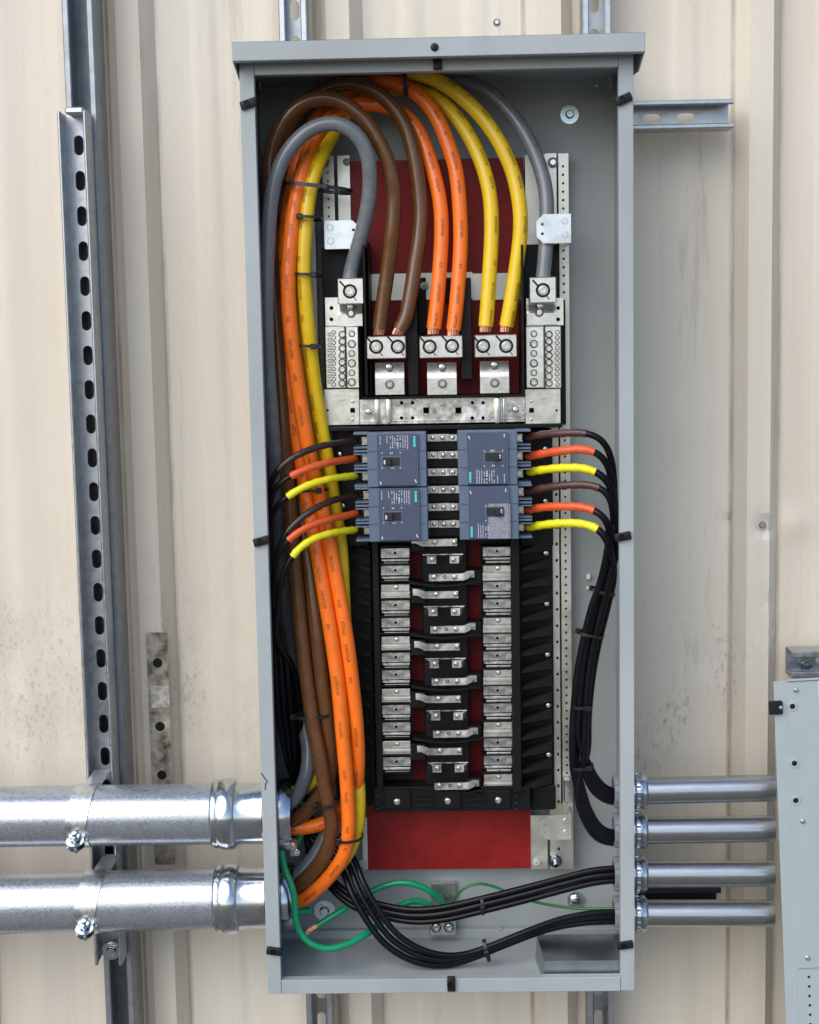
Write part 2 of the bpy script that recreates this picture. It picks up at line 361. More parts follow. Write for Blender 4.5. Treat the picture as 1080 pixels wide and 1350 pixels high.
_mark(SM['sock'], .40, M['hole']); _mark(SM['hex'], 0, mat('dark_washer', (.16, .155, .15), .5, .9))
def screw(parent, p, r, kind='pan', name='screw', rz=None):
    o = bpy.data.objects.new(name, SM[kind]); COL.objects.link(o); o.parent = parent; o.location = Vector(p) - root_of(parent)
    o.scale = (r, r, r); o.rotation_euler = (0, rz if rz is not None else random.uniform(0, 3), 0); return o

# ================================================================ SETTING
bm = B(); bmesh.ops.create_grid(bm, x_segments=60, y_segments=60, size=400)
bmesh.ops.translate(bm, verts=bm.verts, vec=(0, 0, -.75))
props(obj('ground', bm, M['ground']), kind='structure')

# ---- metal siding wall: ribs every 313 mm, one sheet per three ribs
RT, TR = .262, .293
ribx = [P(x, 600, RT).x for x in (190, 460, 731, 1000)]
pitch = (ribx[3] - ribx[0]) / 3
wall = thing('metal_siding_wall', 'cream ribbed metal building wall behind the open electrical cabinet', 'wall', (0, RT, -.75))
def profile(x):
    """depth of the sheet at x"""
    k = (x - ribx[0]) / pitch; f = (k - math.floor(k)); d = min(f, 1 - f) * pitch
    top, base = .0175, .036
    if d < top: y = RT
    elif d < base: y = RT + (TR - RT) * (d - top) / (base - top)
    else: y = TR
    for c in (.345, .655):                                   # low stiffening ribs
        e = abs(f - c) * pitch
        if e < .022: y -= .0022 * min(1, (.022 - e) / .012)
    return y
dents = [(P(60, 420, TR), -.0015, .05), (P(905, 560, TR), -.002, .06), (P(1010, 700, RT), .006, .010), (P(930, 870, TR), .0025, .035), (P(1010, 692, RT), .010, .017), (P(1017, 790, RT), .007, .012), (P(965, 692, RT), .006, .012), (P(1045, 690, TR), -.007, .03)]
def sheet(x0, x1, dy, m, fine):
    xs = set([x0, x1]); k0 = math.floor((x0 - ribx[0]) / pitch) - 1
    for k in range(k0, k0 + 7):
        c = ribx[0] + k * pitch
        for d in (-.036, -.0175, .0175, .036): xs.add(c + d)
        for q in (.345, .655):
            for d in (-.022, -.010, .010, .022): xs.add(c + q * pitch + d)
    x = x0
    while x < x1: xs.add(x); x += .012 if fine else .06
    xs = sorted(v for v in xs if x0 <= v <= x1); xs = [v for i, v in enumerate(xs) if i == 0 or v - xs[i - 1] > 5e-4]
    zs = []; z = -.70
    while z < 3.4: zs.append(z); z += .014 if (fine and -.3 < z < 1.6) else .09
    bm = B(); rows = []
    for z in zs:
        row = []
        for x in xs:
            y = profile(x) + dy
            y += .0011 * math.sin(x * 7.1 + z * 2.3) + .0009 * math.sin(x * 19 - z * 5.7) * math.sin(z * 3.1)
            if fine:
                for c, a, s in dents:
                    q = ((x - c.x) ** 2 + ((z - c.z) * 1.3) ** 2) / (s * s)
                    if q < 6: y += a * math.exp(-q)
            row.append(bm.verts.new((x, y, z)))
        rows.append(row)
    for a, b in zip(rows, rows[1:]):
        for i in range(len(a) - 1): bm.faces.new((a[i], a[i + 1], b[i + 1], b[i]))
    return obj('siding_sheet', bm, m, wall, True, 14)
lapx = ribx[3] + .020
for k in range(-3, 4):
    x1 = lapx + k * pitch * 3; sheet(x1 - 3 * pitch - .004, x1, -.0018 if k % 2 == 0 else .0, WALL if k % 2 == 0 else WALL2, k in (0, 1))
bm = B(); box(bm, lapx - 12 * pitch, lapx + 9 * pitch, .22, .34, -.76, -.70, .004); obj('base_trim', bm, M['dark'], wall)
for px, py in ((1005, 692), (246, 1318), (655, 30)): screw(wall, P(px, py, RT if px == 1005 else TR) + Vector((0, -.003, 0)), .004, 'hex')

# ---- struts -------------------------------------------------------------
def strut(name, label, p, length, axis, w_=.0413, dep=.0413, slots=True, pitch_=.0508, m=None, group='galvanised strut channels', phase=.025, sw=.014, sl=.029, cat='channel', gap=.0095):
    """open-faced C channel; p = middle of its start, at the open face; axis 'x' or 'z'"""
    t = .0026; A = Vector((0, 0, 1)) if axis == 'z' else Vector((1, 0, 0)); X = Vector((1, 0, 0)) if axis == 'z' else Vector((0, 0, -1))
    Y = Vector((0, 1, 0)); p = Vector(p); root = thing(name, label, cat, p, group); h = w_ / 2
    def wall_(pts):
        bm = B(); prism(bm, [p + X * a + Y * b for a, b in pts], A * length); return bm
    bm = B()
    for s in (-1, 1):
        q = [(s * (h - gap), .0075), (s * (h - gap), .0015), (s * (h - gap + .0015), 0), (s * (h - .0015), 0), (s * h, .0015), (s * h, dep), (s * (h - t), dep), (s * (h - t), t), (s * (h - gap + t), t), (s * (h - gap + t), .0075)]
        if s < 0: q = q[::-1]
        prism(bm, [p + X * a + Y * b for a, b in q], A * length)
    obj('channel_body', bm, m or M['strut'], root, False)
    holes = []
    if slots:
        z = phase
        while z + sl / 2 < length: 
            if z - sl / 2 > 0: holes.append((z, slot(0, z, sw, sl)))
            z += pitch_
    bm = B()
    if holes: perforated(bm, (-h + t, h - t), length, holes, p + Y * (dep - t), X, A, -t)
    else: plate(bm, [(-h + t, 0), (h - t, 0), (h - t, length), (-h + t, length)], [], p + Y * (dep - t), X, A, -t)
    obj('channel_back', bm, m or M['strut'], root, False); return root
Zt, Zb = 2.3, -.55
# left: long rear strut, slotted front strut that carries the two big conduits
pt = P(102, 340, .148); ztop = P(100, 146, .148).z; zbot = P(134, 1273, .148).z
strut('strut_channel', 'slotted vertical strut channel at the far left that the two large conduits are clamped to', (pt.x, .148, zbot), ztop - zbot, 'z', phase=.012, gap=.0045)
strut('strut_channel', 'long dark vertical strut channel behind the slotted one at the far left', (pt.x + .0045, .1925, Zb), Zt - Zb, 'z', slots=False, m=M['dark'], dep=.068, w_=.045)
bm = B(); c = P(96, 148, .148)
box(bm, c.x - .012, c.x + .014, .150, .19, ztop - .003, ztop + .006, .002)
single('strut_end_plate', 'bright end fitting closing the top of the slotted strut', 'fitting', bm, M['zinc'])
t = thing('strut_bolt', 'zinc hex bolt in the strut channel below the lower large conduit', 'bolt', P(147, 1253, .155))
screw(t, P(147, 1253, .165), .0085, 'zhex', 'bolt_head'); bm = B(); lathe(bm, P(147, 1253, .168), (0, -1, 0), [(0, .006), (0, .0145), (.002, .0145), (.002, .006)], 24); obj('washer', bm, M['zinc'], t, True)
# behind the cabinet
for px, py, lab in ((386, 25, 'vertical strut channel rising behind the top left of the cabinet'), (787, 25, 'vertical strut channel rising behind the top right of the cabinet')):
    q = P(px, py, .2205); strut('strut_channel', lab, (q.x, .2205, Zb), Zt - Zb, 'z', phase=.03)
q = P(967, 150, .222); x0 = P(700, 150, .222).x
strut('strut_channel', 'horizontal slotted strut channel sticking out right of the cabinet top', (x0, .2205, q.z + .001), q.x - x0, 'x', phase=.030, sw=.014, sl=.028, gap=.007)
a = P(780, 1181, .2205); b = P(951, 1181, .2205)
strut('strut_channel', 'dark strut channel end behind the third and fourth small conduits', (a.x, .2205, a.z - .010), b.x - a.x, 'x', m=mat('oiled_black_steel', (.05, .05, .055), .4, .8), slots=False)
a = P(1043, 876, .2205); strut('strut_channel', 'strut channel stub above the second enclosure at the right edge', (a.x, .215, a.z), .75, 'x', phase=.06)
t = thing('strut_bolt', 'zinc bolt inside the strut stub above the second enclosure', 'bolt', P(1062, 876, .25)); screw(t, P(1063, 877, .25), .007, 'zhex', 'bolt_head')
# weathered strip on the rib
a, b, c, d = ext(195, 834, 226, 1140, .258)
root = thing('weathered_strip', 'dirty old punched metal strip fixed on the wall rib behind the large conduits', 'bracket', ((a + b) / 2, .258, c))
hw = .0165; xm = P(210, 930, .258).x; L = d - c; hs = []
for py in (874, 958, 1022, 1090): hs.append(circ(0, P(210, py, .258).z - c, .0078, 14))
bm = B(); perforated(bm, (-hw, hw), L, [(sum(q[1] for q in h) / 14, h) for h in hs], (xm, .2578, c), (1, 0, 0), (0, 0, 1), -.0013)
obj('strip', bm, M['rust'], root)
for h in hs: v_ = sum(q[1] for q in h) / 14; bm = B(); lathe(bm, (xm, .2594, c + v_), (0, -1, 0), [(0, 0), (0, .0083), (.0002, .0083), (.0002, 0)], 14); obj('bolt_hole', bm, M['hole'], root)
for py, m in ((918, mat('worn_patch', (.55, .51, .45), .6, 0, .5, 90)),):
    bm = B(); q = P(211, py, .255); box(bm, q.x - .0145, q.x + .0145, .2566, .2577, q.z - .019, q.z + .016, .0007); o = obj('mortar_patch', bm, m, root)

# ================================================================ CABINET
W2, H, D, T = .26, 1.291, .2, .002
cab = thing('electrical_cabinet', 'tall open grey steel electrical cabinet full of coloured cables', 'electrical cabinet', (0, D, 0))
bm = B(); box(bm, -W2, W2, D, D + T, 0, H); obj('back_panel', bm, M['paint'], cab)
FL = .0195
zc = {'L': [P(350, 1072, .106).z, P(350, 1183, .106).z], 'R': [P(835, y, .106).z for y in (1043, 1095, 1152, 1204)]}
for s in (-1, 1):
    hs = [circ(.106, z, .046 if s < 0 else .021, 24) for z in (zc['L'] if s < 0 else zc['R'])]
    bm = B(); plate(bm, [(.0, 0), (D, 0), (D, H - .001), (.0, H - .001)], hs, (s * W2, 0, 0), (0, 1, 0), (0, 0, 1), T if s < 0 else -T)
    box(bm, s * W2, s * (W2 - FL), -.0016, 0, .0005, H - .002, .0006)                       # front flange
    box(bm, s * (W2 - FL), s * (W2 - FL + .0016), 0, .013, .02, H - .02)                    # flange return
    obj('side_panel', bm, M['paint'], cab)
bm = B(); box(bm, -W2 + T, W2 - T, .0, D, 0, T); box(bm, -W2 + FL + .0006, W2 - FL - .0006, -.0019, 0, .0, .0205, .0006); box(bm, -W2 + FL, W2 - FL, 0, .012, .0185, .0203); obj('bottom_panel', bm, M['paint'], cab)
bm = B(); box(bm, -W2 + T, W2 - T, .0, D, H - T, H); box(bm, -W2 + FL + .0006, W2 - FL - .0006, -.0019, 0, H - .0195, H - .002, .0006); box(bm, -W2 + FL, W2 - FL, 0, .012, H - .0195, H - .0180); obj('top_panel', bm, M['paint'], cab)
# back ledge low and high
bm = B(); z = P(590, 1232, .19).z; box(bm, -W2 + T, W2 - T, .1885, D, z - .007, z + .008, .001); obj('lower_lip', bm, M['paint'], cab)
bm = B(); z = P(590, 103, .19).z; box(bm, -W2 + T, W2 - T, .18, .1835, z - .006, z + .014, .001); box(bm, -W2 + T, W2 - T, .18, D, z + .0135, z + .0155); obj('upper_lip', bm, M['paint'], cab)
for px, py in ((803, 108), (345, 112)):
    bm = B(); q = P(px, py, .176); box(bm, q.x - .002, q.x + .002, .150, .18, q.z - .011, q.z + .009, .0008); obj('corner_tab', bm, M['paint'], cab)
screw(cab, P(787, 112, .18), .0028); screw(cab, P(660, 1224, .1885), .003); screw(cab, P(520, 1226, .1885), .0022); screw(cab, P(806, 1047, .198), .003)
# rain hood
x0 = P(306, 66, -.03).x; x1 = P(850.5, 60, -.03).x; zt = P(580, 49, -.03).z; zb = P(580, 74.5, -.03).z
bm = B(); box(bm, x0, x1, -.031, -.029, zb, zt, .0008)
prism(bm, [Vector((x0, -.031, zt)), Vector((x0, .2, zt + .006)), Vector((x0, .2, zt + .004)), Vector((x0, -.029, zt - .002))], (x1 - x0, 0, 0))
for x in (x0, x1 - .0016):
    prism(bm, [Vector((x, -.029, zb)), Vector((x, -.029, zt - .002)), Vector((x, .19, zt + .003)), Vector((x, .19, zt - .026)), Vector((x, .03, zb - .014))], (.0016, 0, 0))
box(bm, x0, x1, -.029, -.017, zb, zb + .0016)
obj('rain_hood', bm, M['paint'], cab)
screw(cab, P(573, 62, -.031), .0052, 'pan', 'hood_screw').data = _mesh('hood_screw', _pan(), M['clip'])
# black cover clips
def clip(px, py, ang, L=.0225, h=.0115, mx=-.0016):
    q = P(px, py, mx); Mx = Matrix.Rotation(R(ang), 4, 'Y'); bm = B()
    box(bm, q.x - L / 2, q.x + L / 2, mx - .0055, mx - .0003, q.z - h / 2, q.z + h / 2, .0018, 2, Mx)
    o = obj('cover_clip', bm, M['clip'], cab, True); lathe_b = B(); lathe(lathe_b, (q.x - .002, mx - .0052, q.z), (0, -1, 0), [(0, .0042), (.0018, .0040), (.0018, .0028), (.0004, .0026), (.0004, 0)], 14); obj('clip_boss', lathe_b, M['black'], o, True)
for a_ in ((328, 137, 22 - 40), (345, 713, -14), (362, 1253, 8), (822, 131, -22), (821, 707, -10), (824, 1245, -8), (577, 81, 90), (595, 1296, 90)): clip(*a_)
bm = B(); tube(bm, [P(*p, -.0018) for p in ((344.5, 1019), (349, 1026), (352.5, 1030), (350, 1034), (349.5, 1041))], .0007, 6); obj('scratch', bm, M['hole'], cab)
# mounting bolts in the back
def back_bolt(px, py, r1, kind):
    q = P(px, py, D); bm = B()
    if kind == 'dome':
        lathe(bm, q, (0, -1, 0), [(0, r1), (.002, r1), (.006, r1 * .85), (.009, r1 * .5), (.010, 0)], 24); obj('carriage_bolt', bm, M['zinc'], cab, True)
    else:
        lathe(bm, q, (0, -1, 0), [(0, r1 * .5), (0, r1), (.0018, r1), (.0018, r1 * .5)], 28); o = obj('washer', bm, M['zinc'], cab, True)
        screw(o, q + Vector((0, -.0018, 0)), r1 * .5, 'zhex', 'bolt_head')
back_bolt(751, 151, .0135, 'hex'); back_bolt(759, 1186, .0135, 'dome'); back_bolt(428, 1200, .0165, 'hex')
# galvanised box on the cabinet floor
bm = B(); q0 = P(716, 1287, .03); q1 = P(818, 1262, .03)
prism(bm, [Vector((q0.x, .018, T)), Vector((q0.x - .006, .105, T)), Vector((q0.x - .004, .105, .040)), Vector((q0.x + .002, .020, .036))], (W2 - T - .003 - q0.x, 0, 0))
single('metal_cover_box', 'galvanised sheet box lying in the bottom right corner of the cabinet floor', 'box', bm, M['sheet'], smooth=False)

# ================================================================ PANELBOARD INTERIOR
pb = thing('panelboard_interior', 'black and red panelboard interior with columns of tin plated bus contacts', 'panelboard', P(590, 1150, .17))
def rail(x0, x1, y0, y1, Y, hx, hy0, hy1, hp, hr, name='mounting_rail'):
    a, b, c, d = ext(x0, y0, x1, y1, Y); hx = P(hx, (y0 + y1) / 2, Y).x; z = P(x0, hy1, Y).z; zt_ = P(x0, hy0, Y).z; hs = []
    while z < zt_: hs.append((z - c, circ(hx - a, z - c, hr, 8))); z += hp
    bm = B(); perforated(bm, (0, b - a), d - c, hs, (a, Y, c), (1, 0, 0), (0, 0, 1), -.0022)
    box(bm, a, a + .0018, Y + .0022, .198, c, d); box(bm, b - .0018, b, Y + .0022, .198, c, d)
    return obj(name, bm, M['rail'], pb)
M['tabs'] = galv('bright_galvanised', (.68, .72, .73), .42, .1, 60, .1)
rail(739.5, 752.5, 202, 1146, .166, 745.5, 218, 1070, .01195, .0019)
rail(722, 737, 202, 1146, .162, 734, 640, 1140, .0245, .0024)
rail(413, 425, 202, 1146, .166, 414.6, 330, 1040, .01195, .0019)
rail(430, 445, 205, 640, .162, 437, 215, 320, .0125, .0017)
for x0_, y0_, x1_, y1_ in ((446, 205, 462, 322), (693, 204, 721, 322), (487, 360, 623, 395), (623, 360, 690, 395), (478, 1078, 484.5, 1146), (700, 1075, 722, 1146), (740, 1060, 756, 1146)):
    bm = B(); bxp(bm, x0_, y0_, x1_, y1_, .164, .002); obj('mounting_plate', bm, M['rail'], pb)
for q_ in ((464, 210, 692, 640), (484.5, 1060, 700, 1146)): bm = B(); bxp(bm, *q_, .1675, .003); obj('red_insulator', bm, M['red'], pb)
# white phase cut-outs read as pale plates behind the cables
screw(pb, P(457, 213, .162), .0052, 'rivet', 'rivet'); screw(pb, P(708, 1137, .163), .0065, 'rivet', 'rivet'); screw(pb, P(478, 1138, .163), .0065, 'rivet', 'rivet'); screw(pb, P(559, 377, .158), .0062, 'rivet', 'rivet')
screw(pb, P(729, 214, .160), .0055, 'hex'); screw(pb, P(427, 214, .160), .0055, 'hex')
q = P(732, 1135, .160); screw(pb, q, .0075, 'zhex', 'bolt')
bm = B(); cyl(bm, q, q + Vector((0, -.022, 0)), .0035, 12, .0006); obj('bolt_shank', bm, M['zinc'], pb, True)
# black boxes behind the neutral bars and round the lugs
def blk(x0, y0, x1, y1, Y, dep, name='insulating_barrier', m=None, bev=.0008):
    bm = B(); bxp(bm, x0, y0, x1, y1, Y, dep, bev); return obj(name, bm, m or M['black'], pb)
blk(425, 326, 484, 395, .125, .036, 'insulator_base'); blk(690, 322, 738, 395, .125, .036, 'insulator_base')
blk(428, 396, 478, 560, .125, .036, 'insulator_base'); blk(692, 396, 746, 560, .125, .036, 'insulator_base')
blk(480, 322, 483, 521, .070, .09); blk(486, 318, 488, 521, .088, .075); blk(688, 322, 691, 521, .070, .09)
blk(537, 372, 551, 521, .100, .06); blk(551, 366, 562, 440, .156, .006); blk(607, 366, 622, 500, .100, .06); blk(583, 366, 607, 398, .160, .006)
blk(478, 521.5, 692, 524.5, .090, .07, 'shelf'); blk(432, 561, 742, 566, .088, .075, 'shelf')
blk(440, 566, 484, 720, .120, .045, 'chassis_side'); blk(440, 720, 492, 1060, .138, .03, 'chassis_side')
blk(492, 566, 500.5, 1040, .108, .06, 'chassis_side'); blk(674.5, 640, 686, 1045, .098, .07, 'chassis_side'); blk(686, 566, 729, 720, .130, .035, 'chassis_side')
blk(502, 566, 674, 1040, .150, .012, 'chassis_back', M['black'])
# side wedges: stepped fins down both edges
M['finm'] = mat('matt_black_fin', (.022, .021, .020), .5, 0, .25, 60, .15, 300, spec=.35)
def wedge(xa, xb, y, Y0, flip):
    q = S(.13); a = P(xa, y, .13); b = P(xb, y, .13); yo = .104 if not flip else .114
    pts = [(a.x, yo, a.z - 1 * q), (b.x, .140, b.z + 8 * q), (b.x, .140, b.z - 5.5 * q), (a.x, yo, a.z - 4.5 * q)]
    bm = B(); prism(bm, [Vector(p) for p in pts], (0, .022, 0)); return obj('barrier_fin', bm, M['finm'], pb)
for k in range(15):
    y = 722 + k * 22.55 - k * k * .035
    wedge(687, 728.5, y, .1, False); wedge(489, 459, y + 2, .1, True)
for k, (px, py) in enumerate(((720, 729), (721, 796), (722, 863), (723, 930), (723.5, 995), (724, 1052.5))): screw(pb, P(px, py, .142), .0042)
for px, py in ((448, 599), (452, 667)): screw(pb, P(px, py, .120), .004)
for px, py in ((719, 592), (719, 661)): screw(pb, P(px, py, .130), .004)
# bottom moulding
bm = B(); a, b, c, d = ext(492.5, 1039, 700, 1071.5, .105)
box(bm, a, b, .112, .16, c, d, .001)
obj('bottom_moulding', bm, M['black'], pb)
for x0_, x1_ in ((507, 541), (575, 608), (641, 673)): blk(x0_, 1043, x1_, 1066, .1065, .006, 'screw_pad')
for x0_, x1_ in ((546, 570), (613, 636)):
    for yy in (1047, 1054, 1061): blk(x0_, yy, x1_, yy + 2.6, .1085, .004, 'moulding_rib')
for px, py in ((523.5, 1057), (590.5, 1056), (657, 1055)): screw(pb, P(px, py, .1065), .0056)
for px in (498, 681):
    for py in (1050, 1058.5, 1067): bm = B(); cyl(bm, P(px, py, .1075), P(px, py, .1125) , .0022, 8); obj('peg', bm, M['hole'], pb)
blk(685.5, 716, 730, 1040, .150, .012, 'fin_backing')
blk(448, 716, 492, 1040, .170, .012, 'fin_backing')
blk(700, 1036, 733, 1068, .135, .03, 'foot', None, .002)

# bus contacts: pattern repeats every three rows (left strap, centre pair, right strap)
cache = {}
def piece(key, name, p, build, m, parent, rough_s=1.):
    """alike pieces share one mesh"""
    if key not in cache:
        bm = B(); build(bm); bmesh.ops.recalc_face_normals(bm, faces=bm.faces); me = bpy.data.meshes.new(name); bm.to_mesh(me); bm.free(); me.materials.append(m); cache[key] = me
    o = bpy.data.objects.new(name, cache[key]); COL.objects.link(o); o.parent = parent; o.location = Vector(p) - root_of(parent); return o
s = S(.115)
def contact(bm):             # plate with hole and two pressed ridges, 38 x 20.5 px
    w_, h_ = 37.5 * s, 21.8 * s
    plate(bm, rect(0, h_ * .215, w_, h_ * .57), [circ(0, h_ * .22, .0021, 10)], (0, 0, 0), (1, 0, 0), (0, 0, 1), -.002)
    box(bm, -w_ * .5, w_ * .5, -.0035, -.0005, -h_ * .27, -h_ * .12, .0009); box(bm, -w_ * .42, w_ * .48, -.003, 0, -h_ * .49, -h_ * .36, .0008)
def contact_b(bm):
    w_, h_ = 38.5 * s, 21.8 * s
    box(bm, -w_ / 2, w_ / 2, -.004, .002, h_ * .02, h_ * .46, .0008); box(bm, -w_ / 2, w_ / 2, 0, .002, -h_ * .5, h_ * .02)
    box(bm, -w_ * .46, w_ * .5, -.002, 0, -h_ * .30, -h_ * .12, .0006)
def strapL(bm):              # centre bar running left, stepping up to the contact
    prism(bm, [Vector((x * s, -.004, z * s)) for x, z in ((19, -4.8), (19, 4.8), (-25, 4.8), (-33, 8.2), (-41, 8.4), (-41, -.4), (-35, -.6), (-27, -4.8))], (0, .0035, 0))
    box(bm, -41 * s, -27 * s, -.0005, .006, 2.4 * s, 3.6 * s)
def strapR(bm):
    strapL(bm); bmesh.ops.scale(bm, verts=bm.verts, vec=(-1, 1, 1)); bmesh.ops.reverse_faces(bm, faces=bm.faces)
def pairC(bm):
    h_ = 9.6 * s
    for q in (-1, 1):
        pts = [(q * 9 * s, -.004), (q * 21 * s, -.004), (q * 26 * s, .006), (q * 26 * s, .010), (q * 20 * s, 0), (q * 9 * s, 0)]
        prism(bm, [Vector((x, y, -h_ / 2)) for x, y in pts], (0, 0, h_))
    box(bm, -27 * s, 27 * s, .004, .0055, 5.6 * s, 7.0 * s)
def shroud(bm):              # curved black separator under a strap
    pts = []
    for i in range(11):
        t = i / 10 * 2 - 1; pts.append((t * 46 * s, 1.0 * s - 5.5 * s * (t * t if True else 0) * -1))
    lo = [(x, z - 3.2 * s) for x, z in pts]
    prism(bm, [Vector((x, 0, z)) for x, z in pts + lo[::-1]], (0, .04, 0))
YC = .104; s = S(.115)
def row_y(i): return 714.8 + i * 22.92                      # centre bar heights down the photo
for i in range(15):
    y = row_y(i); typ = ('L', 'C', 'R')[i % 3]
    cx = 583.5 + (y - 715) * .025
    p = P(cx, y, YC)
    piece('strap' + typ, 'bus_strap', p, {'L': strapL, 'C': pairC, 'R': strapR}[typ], M['tin2'], pb)
    if typ != 'C':
        for dx in ((-10, 16) if typ == 'L' else (-12, 15)): screw(pb, P(cx + dx, y, YC - .004), .0036, 'pan')
        if typ == 'R' : piece('hole_dot', 'tapped_hole', P(cx + 2, y, YC - .0042), lambda bm: lathe(bm, (0, 0, 0), (0, -1, 0), [(0, .0026), (.0008, .0026), (.0008, .0015), (-.001, .0013), (-.001, 0)], 10), M['hole'], pb)
    else:
        for dx in (-14, 14): screw(pb, P(cx + dx, y, YC - .004), .0034, 'pan')
    if typ == 'R': piece('shroud', 'curved_separator', P(cx, y + (11.2 if typ == 'R' else 12.5), .108), shroud, M['black'], pb)
    # contacts left and right (left column sits half a row higher)
    for side in (-1, 1):
        col_x = (521 if side < 0 else 655.5) + (y - 715) * (.007 if side < 0 else .004)
        yy = y - 5.2 + (1.2 if side < 0 else -1.0)
        hot = (typ == 'L' and side < 0) or (typ == 'R' and side > 0)
        if yy < 713: continue
        if yy > 1031: continue
        c_ = piece('contactb' if hot else 'contact', 'bus_contact', P(col_x, yy, .114), contact_b if hot else contact, M['tin'] if side > 0 else M['tin2'], pb)
        if hot: screw(pb, P(col_x + 1, yy - 5, .110), .0036, 'pan')
    if typ == 'L': blk(541.5, y - 9, 561, y + 12, .112, .03, 'separator')
    if typ == 'R': blk(614, y - 9, 635, y + 11, .112, .03, 'separator')
    # thin black ledge between rows
    for xa, xb in ((501, 541), (635, 675)):
        bm = B(); bxp(bm, xa, y + 5.0, xb, y + 6.6, .109, .02); obj('ledge', bm, M['black'], pb)
M['redch'] = mat('shaded_red_insulator', (.13, .005, .006), .45, 0, .25, 30, .12, 300, spec=.2)  # insulator red taken darker: the shade of the recess is put into the colour
# red channel walls seen either side of the centre bars
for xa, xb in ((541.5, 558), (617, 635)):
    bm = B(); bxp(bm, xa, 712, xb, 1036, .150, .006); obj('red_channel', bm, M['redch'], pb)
blk(558.5, 640, 616.5, 1038, .128, .02, 'centre_post')
# centre plates between the breakers
for i, py in enumerate((577, 600, 622.5, 645.5, 668.5, 691)):
    cx = 584 + i * .3; bm = B(); bxp(bm, cx - 21, py - 5.5, cx + 21, py + 5.5, .106, .006, .0008); o = obj('bus_plate', bm, M['tin2'], pb)
    bm = B(); bxp(bm, cx + 8 - (26 if i % 2 else 0), py - 5, cx + 19 - (26 if i % 2 else 0), py + 5, .1035, .004, .0008); obj('bus_block', bm, M['tin'], pb)
    for dx in (-13, 0, 13): screw(pb, P(cx + dx, py, .1035), .0032, 'pan')
    blk(562, py + 6, 606, py + 16, .1045, .03, 'separator')
blk(562, 566, 606, 712, .125, .02, 'centre_post')

# ================================================================ NEUTRAL BARS
def neutral(side):
    lab = 'tin plated neutral bar with screw terminals at the %s of the main lugs' % ('left' if side < 0 else 'right')
    if side < 0: x0, x1, y0, y1, big, sm1, sm2, div, sq, hd = 429, 475, 392, 560, 464, 452, 437, 456, 465, 432
    else: x0, x1, y0, y1, big, sm1, sm2, div, sq, hd = 694, 743, 393, 558, 704, 724, 735, 718, 701, 734
    t = thing('neutral_bar', lab, 'busbar', P((x0 + x1) / 2, y1, .1), 'neutral terminal bars')
    a, b, c, d = ext(x0, y0, x1, 429, .102)
    hx = [P(437 if side < 0 else 736, yy, .102) for yy in (406, 421)]
    bm = B(); plate(bm, rect((b - a) / 2, (d - c) / 2, b - a, d - c), [circ(h.x - a, h.z - c, .0028, 12) for h in hx], (a, .102, c), (1, 0, 0), (0, 0, 1), -.012)
    obj('end_plate', bm, M['tin'], t)
    bm = B(); bxp(bm, x0 if side < 0 else div + .6, 429.6, div - .6 if side < 0 else x1 - 3, 512, .098, .024, .0012); obj('small_terminal_strip', bm, M['tin'], t)
    bm = B(); bxp(bm, div + .2 if side < 0 else x0 - 1, 429.8, x1 - 1.5 if side < 0 else div - .2, 512, .090, .030, .0015); obj('large_terminal_strip', bm, M['tin'], t)
    ysb = (440, 453.5, 466, 479, 491.5, 504)
    for k, yy in enumerate(ysb): screw(t, P(big, yy, .090), .0047 if k % 2 else .0039, 'sock')
    for k in range(8): screw(t, P(sm1 - (.8 if side < 0 else 0), 441 + k * 9.2, .098), .0042, 'sock')
    for k in range(11): screw(t, P(sm2 + (3 if side < 0 else 0), 438 + k * 6.9, .098), .0026, 'sock')
    if side < 0:
        for k in range(10): screw(t, P(434.5, 441 + k * 6.9, .098), .0022, 'sock')
    a, b, c, d = ext(x0 - 1, 513, x1 - 1.5 if side < 0 else 739, y1, .104); q = P(sq, 541, .104); h = P(hd, 541, .104)
    bm = B(); plate(bm, rect((b - a) / 2, (d - c) / 2, b - a, d - c), [rect(q.x - a, q.z - c, .0068, .0068), circ(h.x - a, h.z - c, .0018, 8)], (a, .104, c), (1, 0, 0), (0, 0, 1), -.006)
    obj('corner_plate', bm, M['tin'], t)
    for dy in (-12, 12): screw(t, P(sq, 541 + dy, .104), .0022)
    return t
neutral(-1); neutral(1)
t = thing('neutral_link', 'wide tin plated cross bar linking the two neutral bars above the breakers', 'busbar', P(585, 558, .1))
a, b, c, d = ext(474.5, 525, 692.5, 558, .106)
hs = [rect(P(x, 541, .106).x - a, P(x, 541, .106).z - c, .0085, .0085) for x in (562, 604.5)]
for x in (529.5, 544, 622.8, 637):
    for y in (531, 551): q = P(x, y, .106); hs.append(circ(q.x - a, q.z - c, .0026, 10))
bm = B(); plate(bm, rect((b - a) / 2, (d - c) / 2, b - a, d - c), hs, (a, .106, c), (1, 0, 0), (0, 0, 1), -.006)
box(bm, a, b, .100, .106, c, c + .0045, .0008)
obj('link_bar', bm, M['tin2'], t)
for x0_, x1_ in ((494, 501), (509, 516), (652, 660), (663, 666)):
    bm = B(); bxp(bm, x0_, 524, x1_, 558.5, .094, .012, .0022, 2); obj('folded_ridge', bm, M['tin'], t, True)
bm = B(); bxp(bm, 501, 525, 509, 558, .099, .007); obj('link_recess', bm, M['tin2'], t)
screw(t, P(486, 543, .106), .0048); screw(t, P(680, 540, .106), .0048)

